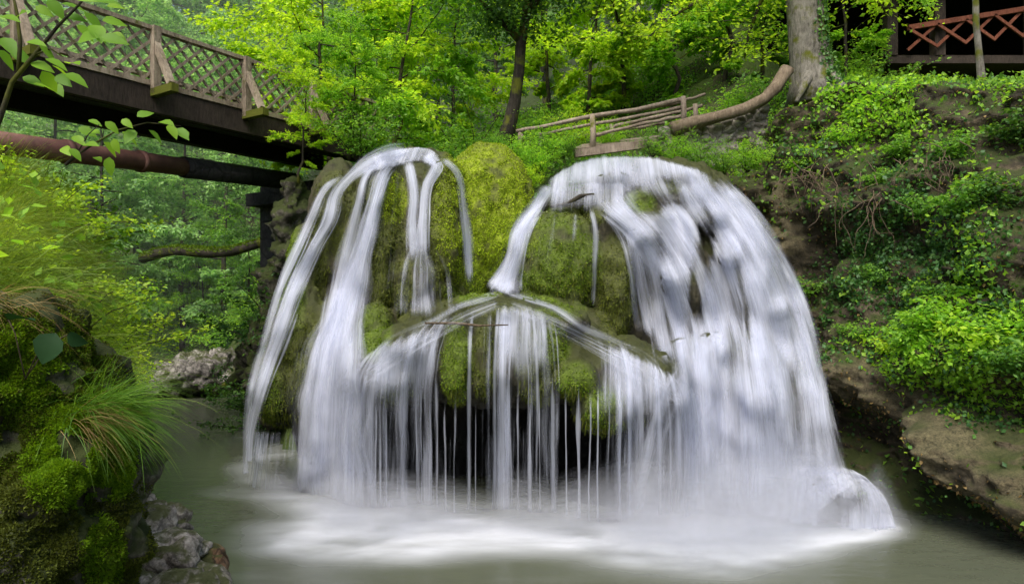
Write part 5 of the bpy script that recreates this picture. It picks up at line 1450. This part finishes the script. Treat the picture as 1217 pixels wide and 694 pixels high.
v, q = leaf_arrays(lp, np.array([1, .1, -.25]) + RNG.normal(size=(n, 3)) * .4, np.array([.1, -.75, .7]) + RNG.normal(size=(n, 3)) * .25, RNG.uniform(.055, .085, n), .62, 1)
link('foliage', np_mesh('foliage', v, q), M['leaf_near'], sp_)
sp2 = empty('leafy_twig', P(60, 200, 2.6), 'leafy twig reaching right in front of the rusty pipe', 'twig'); so = np.array(sp2.location)
g = Geo(); tw = [c3(78, 196, 2.6), c3(92, 184, 2.6), c3(110, 172, 2.6), c3(140, 155, 2.6), c3(175, 146, 2.6), c3(215, 150, 2.6)]
g.tube(tw, [.006, .005, .004, .003, .0025, .0015], 6)
g.tube([c3(92, 182, 2.6), c3(105, 160, 2.6), c3(118, 148, 2.6)], [.003, .002, .0015], 5); g.build('stem', M['bark'], sp2)
LS = [(92, 165), (105, 175), (112, 160), (128, 172), (140, 168), (150, 160), (165, 158), (182, 158), (195, 148), (205, 152), (215, 156), (130, 148), (118, 190), (135, 190), (88, 180), (98, 155), (150, 145), (168, 142), (80, 178), (222, 158), (110, 146)]
lp = np.array([c3(x - 5, y - 3, 2.6 + RNG.normal() * .05) for x, y in LS]); n = len(lp)
v, q = leaf_arrays(lp, np.array([.7, .0, -.6]) + RNG.normal(size=(n, 3)) * .4, np.array([.1, -.7, .75]) + RNG.normal(size=(n, 3)) * .25, RNG.uniform(.05, .075, n), .62, 1)
link('foliage', np_mesh('foliage', v, q), M['leaf_near'], sp2)
# big dark round leaf and its neighbours on the outcrop
bl_ = empty('broad_leaf_plant', P(50, 425, 2.7), 'broad dark heart shaped leaves hanging at the left edge above the moss', 'plant'); so = np.array(bl_.location)
lp = np.array([c3(66, 396, 2.6), c3(80, 398, 2.65), c3(10, 380, 2.7)])
v, q = leaf_arrays(lp, np.array([(-.25, -.2, -.7), (.9, 0, -.5), (.8, -.1, .15)]), np.array([(.1, -.9, -.1), (.3, -.5, -.4), (0, .2, .9)]), np.array([.125, .08, .12]), .9, 1)
link('foliage', np_mesh('foliage', v, q), M['leaf_deep'], bl_)
g = Geo()
for a in lp: g.tube([c3(30, 450, 2.75), a * .6 + c3(30, 420, 2.7) * .4, a], [.003, .0025, .002], 5)
g.build('stem', M['twig'], bl_)
for nm in list(PROTO):
    if nm not in USED:
        for ch in list(PROTO[nm].children): bpy.data.objects.remove(ch)
        bpy.data.objects.remove(PROTO[nm])

# thin morning haze hanging in the wood
hz_ = NT('haze'); vs = hz_.n('ShaderNodeVolumeScatter'); vs.inputs['Density'].default_value = .0035; vs.inputs['Color'].default_value = (.93, .96, .97, 1); hz_.l(vs.outputs[0], hz_.out.inputs['Volume'])
g = Geo(); v, f = box_np(np.array([0, 62.0, 22.0]), np.array([150.0, 0, 0]), np.array([0, 84.0, 0]), np.array([0, 0, 46.0])); g.add(v, f)
tag(g.build('haze', hz_.m, None, False), 'thin pale haze hanging in the wood behind', 'haze', kind='stuff')
# tell repeats apart by their order across the picture
ORD = ['first', 'second', 'third', 'fourth', 'fifth', 'sixth', 'seventh', 'eighth', 'ninth', 'tenth', 'eleventh', 'twelfth', 'thirteenth', 'fourteenth', 'fifteenth', 'sixteenth', 'seventeenth', 'eighteenth', 'nineteenth', 'twentieth']
for gname in ('young trees on the far bank', 'shrubs along the far bank', 'dark shrubs under the bridge end', 'shrubs above the left dome', 'plants between the domes', 'shrubs below the footbridge', 'leafy plants on the right bank',
              'shrubs on top of the right bank', 'shrubs on the left bank', 'grass clumps on the left bank', 'saplings behind the footbridge', 'saplings above the log', 'saplings beside the shelter', 'lime green trees behind the footbridge'):
    mem = sorted([o for o in COL.objects if o.get('group') == gname], key=lambda o: (o.location.x if gname.startswith('grass') else o.location.x / o.location.y))
    for i_, o in enumerate(mem):
        o['label'] = o['label'] + ', ' + ORD[i_] + ' from the left'
# ------------------------------------------------------------------ camera, sky, sun
cam = bpy.data.cameras.new('camera'); cam.sensor_fit = 'HORIZONTAL'; cam.sensor_width = 36; cam.lens = F / 1217 * 36; cam.clip_end = 1000; cam.clip_start = .05
co_ = bpy.data.objects.new('camera', cam); COL.objects.link(co_); co_.location = CAM; co_.rotation_euler = (math.radians(90), 0, 0); SC.camera = co_
w = bpy.data.worlds.new('World'); SC.world = w; w.use_nodes = True
nt = w.node_tree; nt.nodes.clear()
sky = nt.nodes.new('ShaderNodeTexSky'); sky.sky_type = 'NISHITA'; sky.sun_disc = False
EL, AZ = math.radians(54), math.radians(-163)      # AZ measured from +Y, clockwise
sky.sun_elevation = EL; sky.sun_rotation = AZ; sky.dust_density = 3.0; sky.air_density = 1.2
bg = nt.nodes.new('ShaderNodeBackground'); bg.inputs['Strength'].default_value = .15
ow = nt.nodes.new('ShaderNodeOutputWorld'); nt.links.new(sky.outputs[0], bg.inputs[0]); nt.links.new(bg.outputs[0], ow.inputs[0])
sd = bpy.data.lights.new('sun', 'SUN'); sd.energy = 4.8; sd.angle = math.radians(40); sd.color = (1, .95, .86)
so_ = bpy.data.objects.new('sun', sd); COL.objects.link(so_)
dv = Vector((math.sin(AZ) * math.cos(EL), math.cos(AZ) * math.cos(EL), math.sin(EL)))
so_.rotation_euler = dv.to_track_quat('Z', 'Y').to_euler(); so_.location = dv * 60
SC.view_settings.view_transform = 'Standard'; SC.view_settings.look = 'None'; SC.view_settings.exposure = 0
cy = SC.cycles
cy.use_adaptive_sampling = True; cy.adaptive_threshold = .04; cy.max_bounces = 7; cy.diffuse_bounces = 3; cy.glossy_bounces = 2; cy.transmission_bounces = 4; cy.transparent_max_bounces = 40
cy.use_denoising = True; cy.caustics_reflective = False; cy.caustics_refractive = False; cy.sample_clamp_indirect = 6
